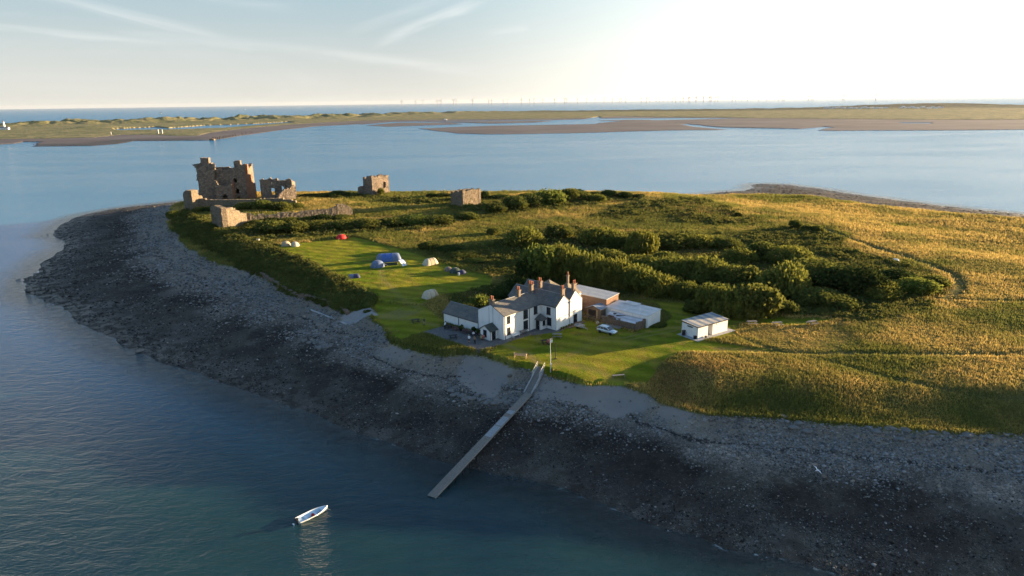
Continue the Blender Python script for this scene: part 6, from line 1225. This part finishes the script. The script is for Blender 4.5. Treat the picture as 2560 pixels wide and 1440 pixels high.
row([(1170, 548, 64, 24, 'gorse'), (1240, 530, 64, 28, 'gorse'), (1290, 522, 72, 38, 'gorse'), (1332, 516, 62, 34, 'gorse'), (1372, 508, 92, 40, 'bright'), (1425, 500, 62, 34, 'gorse'), (1458, 500, 60, 26, 'gorse'), (1492, 504, 48, 22, 'willow')], 'in the near line on the back ridge', 'bushes on the back ridge')
row([(1080, 492, 40, 12, 'grove'), (1105, 492, 50, 13, 'grove'), (1190, 497, 50, 16, 'grove'), (1212, 497, 26, 22, 'grove'), (1252, 496, 60, 15, 'grove'), (1320, 494, 60, 16, 'gorse'), (1402, 490, 60, 20, 'gorse'), (1440, 490, 60, 22, 'grove'), (1482, 492, 46, 16, 'grove'), (1520, 493, 46, 22, 'grove'), (1560, 494, 46, 18, 'grove'), (1596, 494, 38, 12, 'grove')], 'in the skyline row of the back ridge', 'skyline bushes of the back ridge')
row([(680, 580, 82, 36, 'gorse'), (742, 578, 82, 32, 'gorse'), (802, 573, 82, 29, 'gorse'), (862, 571, 82, 30, 'gorse'), (922, 569, 80, 30, 'gorse'), (982, 563, 76, 27, 'gorse'), (1044, 558, 80, 28, 'bright'), (1104, 556, 74, 26, 'gorse')], 'in the scrub band below the sunlit ward wall', 'bushes below the ward wall')
row([(615, 524, 56, 22, 'gorse'), (655, 523, 66, 27, 'gorse'), (700, 522, 70, 23, 'gorse'), (738, 520, 46, 17, 'gorse')], 'in the clump between the two ruined walls', 'bushes inside the ward')
row([(640, 562, 40, 16, 'gorse'), (672, 558, 50, 18, 'grove'), (722, 555, 60, 17, 'gorse'), (768, 552, 40, 14, 'gorse'), (812, 551, 60, 20, 'grove'), (850, 549, 44, 16, 'gorse')], 'growing against the foot of the sunlit ward wall', 'bushes against the ward wall')
row([(500, 529, 36, 14, 'gorse'), (528, 528, 40, 15, 'grove'), (440, 545, 40, 20, 'gorse'), (560, 592, 40, 18, 'gorse')], 'around the broken seaward towers', 'bushes by the seaward towers')
row([(775, 492, 60, 12, 'grove'), (815, 491, 60, 13, 'grove'), (845, 489, 56, 16, 'grove'), (880, 492, 50, 10, 'grove')], 'on the dark mound right of the keep', 'bushes on the dark mound')
shrub(953, 489, 22, 20, 'gorse', 'ivy green bush growing up the sunlit side of the lone square tower')
shrub(1232, 586, 36, 21, 'gorse', 'small round bush alone in the golden grass left of the thicket'); shrub(1075, 623, 52, 27, 'gorse', 'round dark bush at the top right corner of the camping field')
shrub(1120, 625, 80, 20, 'grove', 'low dark bush just right of the round one by the camping field'); shrub(1160, 640, 90, 20, 'gorse', 'low spreading bush in the rough ground right of the blue tents'); shrub(1190, 655, 70, 16, 'grove', 'low dark scrub bush between the cluster of tents and the leafy tree')
shrub(1844, 541, 19, 11, 'grove', 'tiny dark round bush alone on the reddish heath'); shrub(1513, 722, 30, 15, 'bright', 'bright small bush behind the flat felt roof of the outhouse')
shrub(1345, 696, 92, 92, 'bright', 'taller yellow green broadleaf tree at the left end of the diagonal hedge', tree=True)
shrub(1318, 700, 70, 62, 'grove', 'dark bush under the left side of the yellow green tree')
shrub(1302, 734, 92, 56, 'grove', 'dark evergreen tree right behind the pub chimneys', tree=True); shrub(1262, 742, 66, 38, 'grove', 'dark evergreen bush left of the tree behind the pub chimneys'); shrub(1330, 742, 60, 30, 'grove', 'low dark bush right of the tree behind the pub chimneys')
shrub(1200, 772, 56, 44, 'bright', 'sunlit yellow green bush behind the left end of the pub roof'); shrub(1165, 786, 60, 40, 'gorse', 'dark olive bush behind the pub annex roof'); shrub(1222, 776, 50, 26, 'bright', 'pale green bush tucked behind the slate roof of the pub')
shrub(1640, 812, 60, 9, 'gorse', 'low weeds along the foot of the long white shed')
for i, (x, y, w, h) in enumerate(((688, 648, 30, 16), (712, 668, 30, 15), (800, 706, 36, 16), (762, 690, 26, 12), (732, 676, 22, 12))): shrub(x, y, w, h, 'bright', 'bright green elder bush catching light on the dark bramble bank', 'elder bushes on the bank')
# ------------------------------------------------------------------ bramble scrub (uncountable)
def sample(n, wfun):
    out = []
    while sum(len(o) for o in out) < n:
        a = rng.uniform(radians(-38.5), radians(45), 60000); r = np.exp(rng.uniform(math.log(64), math.log(620), 60000)); x = r*np.sin(a); y = r*np.cos(a)
        k = rng.random(60000) < wfun(x, y); out.append(np.c_[x, y][k])
    return np.concatenate(out)[:n]
HB = [(640, 603), (700, 630), (782, 662), (876, 712), (940, 752), (925, 768), (862, 778), (800, 745), (734, 728), (664, 688), (598, 655), (520, 612), (440, 572), (432, 540), (470, 528), (520, 560), (560, 590)]
a_hb = mask_poly(HB, .8, 1.0)
P_ = sample(7500, lambda x, y: np.clip(np.where(look(TG, x, y) >= .97, look(np.maximum(a_scrub*.3*(fbm(PG[:, 0], PG[:, 1], 14, 61) > .48), a_hb*1.0), x, y), 0), 0, 1)*(1-look(a_lawn, x, y))*(1-look(a_track, x, y)))
hbv = look(a_hb, P_[:, 0], P_[:, 1]); rad = np.where(hbv > .5, rng.uniform(1.0, 2.1, len(P_)), rng.uniform(.7, 1.7, len(P_))*np.clip(np.hypot(P_[:, 0], P_[:, 1])/230, .8, 1.5)); hgt = rad*np.where(hbv > .5, rng.uniform(.7, 1.15, len(P_)), rng.uniform(.45, .9, len(P_))); zb = look(ZG, P_[:, 0], P_[:, 1])
NL = 34; n = len(P_)*NL; q = rng.normal(size=(n, 3)); q /= np.linalg.norm(q, axis=1)[:, None]; q[:, 2] = np.abs(q[:, 2]); R3 = np.repeat(rad, NL); H3_ = np.repeat(hgt, NL)
C3 = np.c_[np.repeat(P_[:, 0], NL)+q[:, 0]*R3, np.repeat(P_[:, 1], NL)+q[:, 1]*R3, np.repeat(zb, NL)+q[:, 2]*H3_*rng.uniform(.8, 1.12, n)]
t1 = rng.normal(size=(n, 3)); t1 /= np.linalg.norm(t1, axis=1)[:, None]; t2 = np.cross(t1, q+rng.normal(size=(n, 3))*.6); t2 /= np.linalg.norm(t2, axis=1)[:, None]; sz = (rng.uniform(.16, .36, n)*np.clip(np.hypot(C3[:, 0], C3[:, 1])/220, .7, 1.6))[:, None]
V = np.stack([C3-t1*sz, C3+t2*sz*.7, C3+t1*sz, C3-t2*sz*.7], 1).reshape(-1, 3); br = npmesh('bramble_scrub', V, np.arange(n*4).reshape(-1, 4), M['bramble']); tag(br, 'dense low bramble scrub covering the bank and the rough ground', 'scrub', None, 'stuff')
iv, fc = ICO[1]; k = len(P_); V = (iv[None]*np.c_[rad, rad, hgt][:, None]*.86*rng.uniform(.85, 1.1, (k, len(iv), 1))+np.c_[P_, zb][:, None]).reshape(-1, 3); F_ = (np.array(fc)[None]+np.arange(k)[:, None, None]*len(iv)).reshape(-1, 3)
bc = npmesh('bramble_mounds', V, F_, M['bramble'], True); tag(bc, 'dark inner mounds of the bramble scrub', 'scrub', None, 'stuff')
# ------------------------------------------------------------------ rough grass
def wg(x, y):
    t = look(TG, x, y); w = np.where(t >= .985, 1, 0)*(1-look(a_lawn, x, y))*(1-look(a_patio, x, y))*(1-look(a_slip, x, y))*(1-.93*look(a_track, x, y))*(1-.55*look(a_scrub, x, y))*(1-.5*look(a_hay, x, y)); return w
NGR = 330000; P_ = sample(NGR, wg); dgx, _ = 0, 0; x, y = P_.T; D = np.hypot(x, y); z = look(ZG, x, y); sc = look(a_scrub, x, y); fg = look(a_fieldgold, x, y); ru = look(a_rust, x, y); hy = look(a_hay, x, y)
gnear = (g0[0]+12-x)**2+(g0[1]+6-y)**2 > 22**2
n1 = fbm(x, y, 26, 71); n2 = fbm(x, y, 7, 73); n3 = rng.random(NGR)
gold = np.array([.5, .35, .115]); gold2 = np.array([.38, .29, .09]); green = np.array([.17, .175, .04]); olive = np.array([.24, .21, .055]); rust = np.array([.22, .11, .05]); dark = np.array([.05, .055, .02])
kk = np.clip((n1-.5)*4+.55+.5*fg-.9*sc+(n2-.5)*1.6, 0, 1)[:, None]; col = green*(1-kk)+(gold*n2[:, None]+gold2*(1-n2[:, None]))*kk; k2 = (.7*ru*np.clip((n2-.42)*5, 0, 1))[:, None]; col = col*(1-k2)+rust*k2; k3 = (sc*.6)[:, None]; col = col*(1-k3)+dark*k3; col = np.where((n3 < .18)[:, None], olive, col); col = col*rng.uniform(.82, 1.18, (NGR, 1))
wd = np.clip((fbm(x, y, 17, 91)-.56)*9, 0, 1); col = col*(1-.6*wd[:, None])+.6*wd[:, None]*np.array([.12, .135, .038]); hh = rng.uniform(.2, .7, NGR)*(.35+1.3*fbm(x, y, 11, 93))*np.clip(D/220, .8, 1.7)*(1-.4*hy); ww = rng.uniform(.05, .11, NGR)*np.clip(D/130, .8, 3.2); NB_ = 3
vs = []; cs = []
for i in range(NB_):
    a = rng.uniform(0, pi, NGR); ox, oy = rng.normal(size=(2, NGR))*.14*np.clip(D/150, 1, 2.5); lx, ly = rng.normal(size=(2, NGR))*.2*hh
    bx, by = x+ox, y+oy; vs.append(np.stack([np.c_[bx-np.cos(a)*ww, by-np.sin(a)*ww, z-.08], np.c_[bx+np.cos(a)*ww, by+np.sin(a)*ww, z-.08], np.c_[bx+lx, by+ly, z+hh*rng.uniform(.7, 1.15, NGR)]], 1)); cs.append(np.repeat(col[:, None]*rng.uniform(.85, 1.15, (NGR, 1, 1)), 3, 1))
V = np.concatenate(vs).reshape(-1, 3); go = npmesh('rough_grass', V, np.arange(len(V)).reshape(-1, 3), M['grass'], cattrs=dict(tint=np.concatenate(cs).reshape(-1, 3))); tag(go, 'tall golden and green rough grass of the island meadow', 'grass', None, 'stuff')
# ------------------------------------------------------------------ beach stones
def wst(x, y): t = look(TG, x, y); return np.where((t > 0) & (t < .99), np.clip(.4+.8*sstep((t-.5)/.3), 0, 1), 0)*(1-.93*look(a_sand, x, y))*(1-look(a_slip, x, y))*(.25+.75*(fbm(x, y, 8, 81) > .45))
NS = 64000; P_ = sample(NS, wst); x, y = P_.T; D = np.hypot(x, y); t = look(TG, x, y); z = look(ZG, x, y); up = rng.random(NS) < sstep((t-.45)/.35)
s = np.exp(rng.normal(size=NS)*.42)*np.where(up, .17, .11)*np.clip(D/130, .8, 2.0)*.85; s = np.minimum(s, .5)
gry = rng.uniform(.08, .27, (NS, 1)); col = gry*np.array([1.02, 1, .96])*np.where(rng.random((NS, 1)) < .2, np.array([1.1, .95, .8]), 1.0); dk = (~up) & (rng.random(NS) < .78); col[dk] = rng.uniform(.02, .06, (dk.sum(), 1))*np.array([1.1, 1, .9])
iv, fc = ICO[1]; V = (iv[None]*rng.uniform(.7, 1.2, (NS, len(iv), 1))*(s[:, None]*np.c_[rng.uniform(.8, 1.3, NS), rng.uniform(.8, 1.3, NS), rng.uniform(.45, .75, NS)])[:, None]+np.c_[x, y, z+s*.1][:, None]).reshape(-1, 3); F_ = (np.array(fc)[None]+np.arange(NS)[:, None, None]*len(iv)).reshape(-1, 3)
so = npmesh('beach_stones', V, F_, M['stones'], cattrs=dict(tint=np.repeat(col, len(iv), 0))); tag(so, 'countless grey cobbles and dark weedy stones strewn over the beach', 'stones', None, 'stuff')

# ------------------------------------------------------------------ haze over the whole place
b = MB(); b.box((0, 0, 84), (96000, 96000, 182)); hz_ = bpy.data.materials.new('haze_air'); hz_.use_nodes = True; t = NT(hz_.node_tree); t.n.remove(t.n['Principled BSDF'])
pv = t.new('ShaderNodeVolumePrincipled'); pv.inputs['Color'].default_value = (.93, .95, 1, 1); pv.inputs['Density'].default_value = 5e-6; pv.inputs['Anisotropy'].default_value = .3; t.l.new(pv.outputs[0], t.n['Material Output'].inputs['Volume'])
o = b.build('haze', hz_); tag(o, 'thin sea haze', 'haze', None, 'stuff')
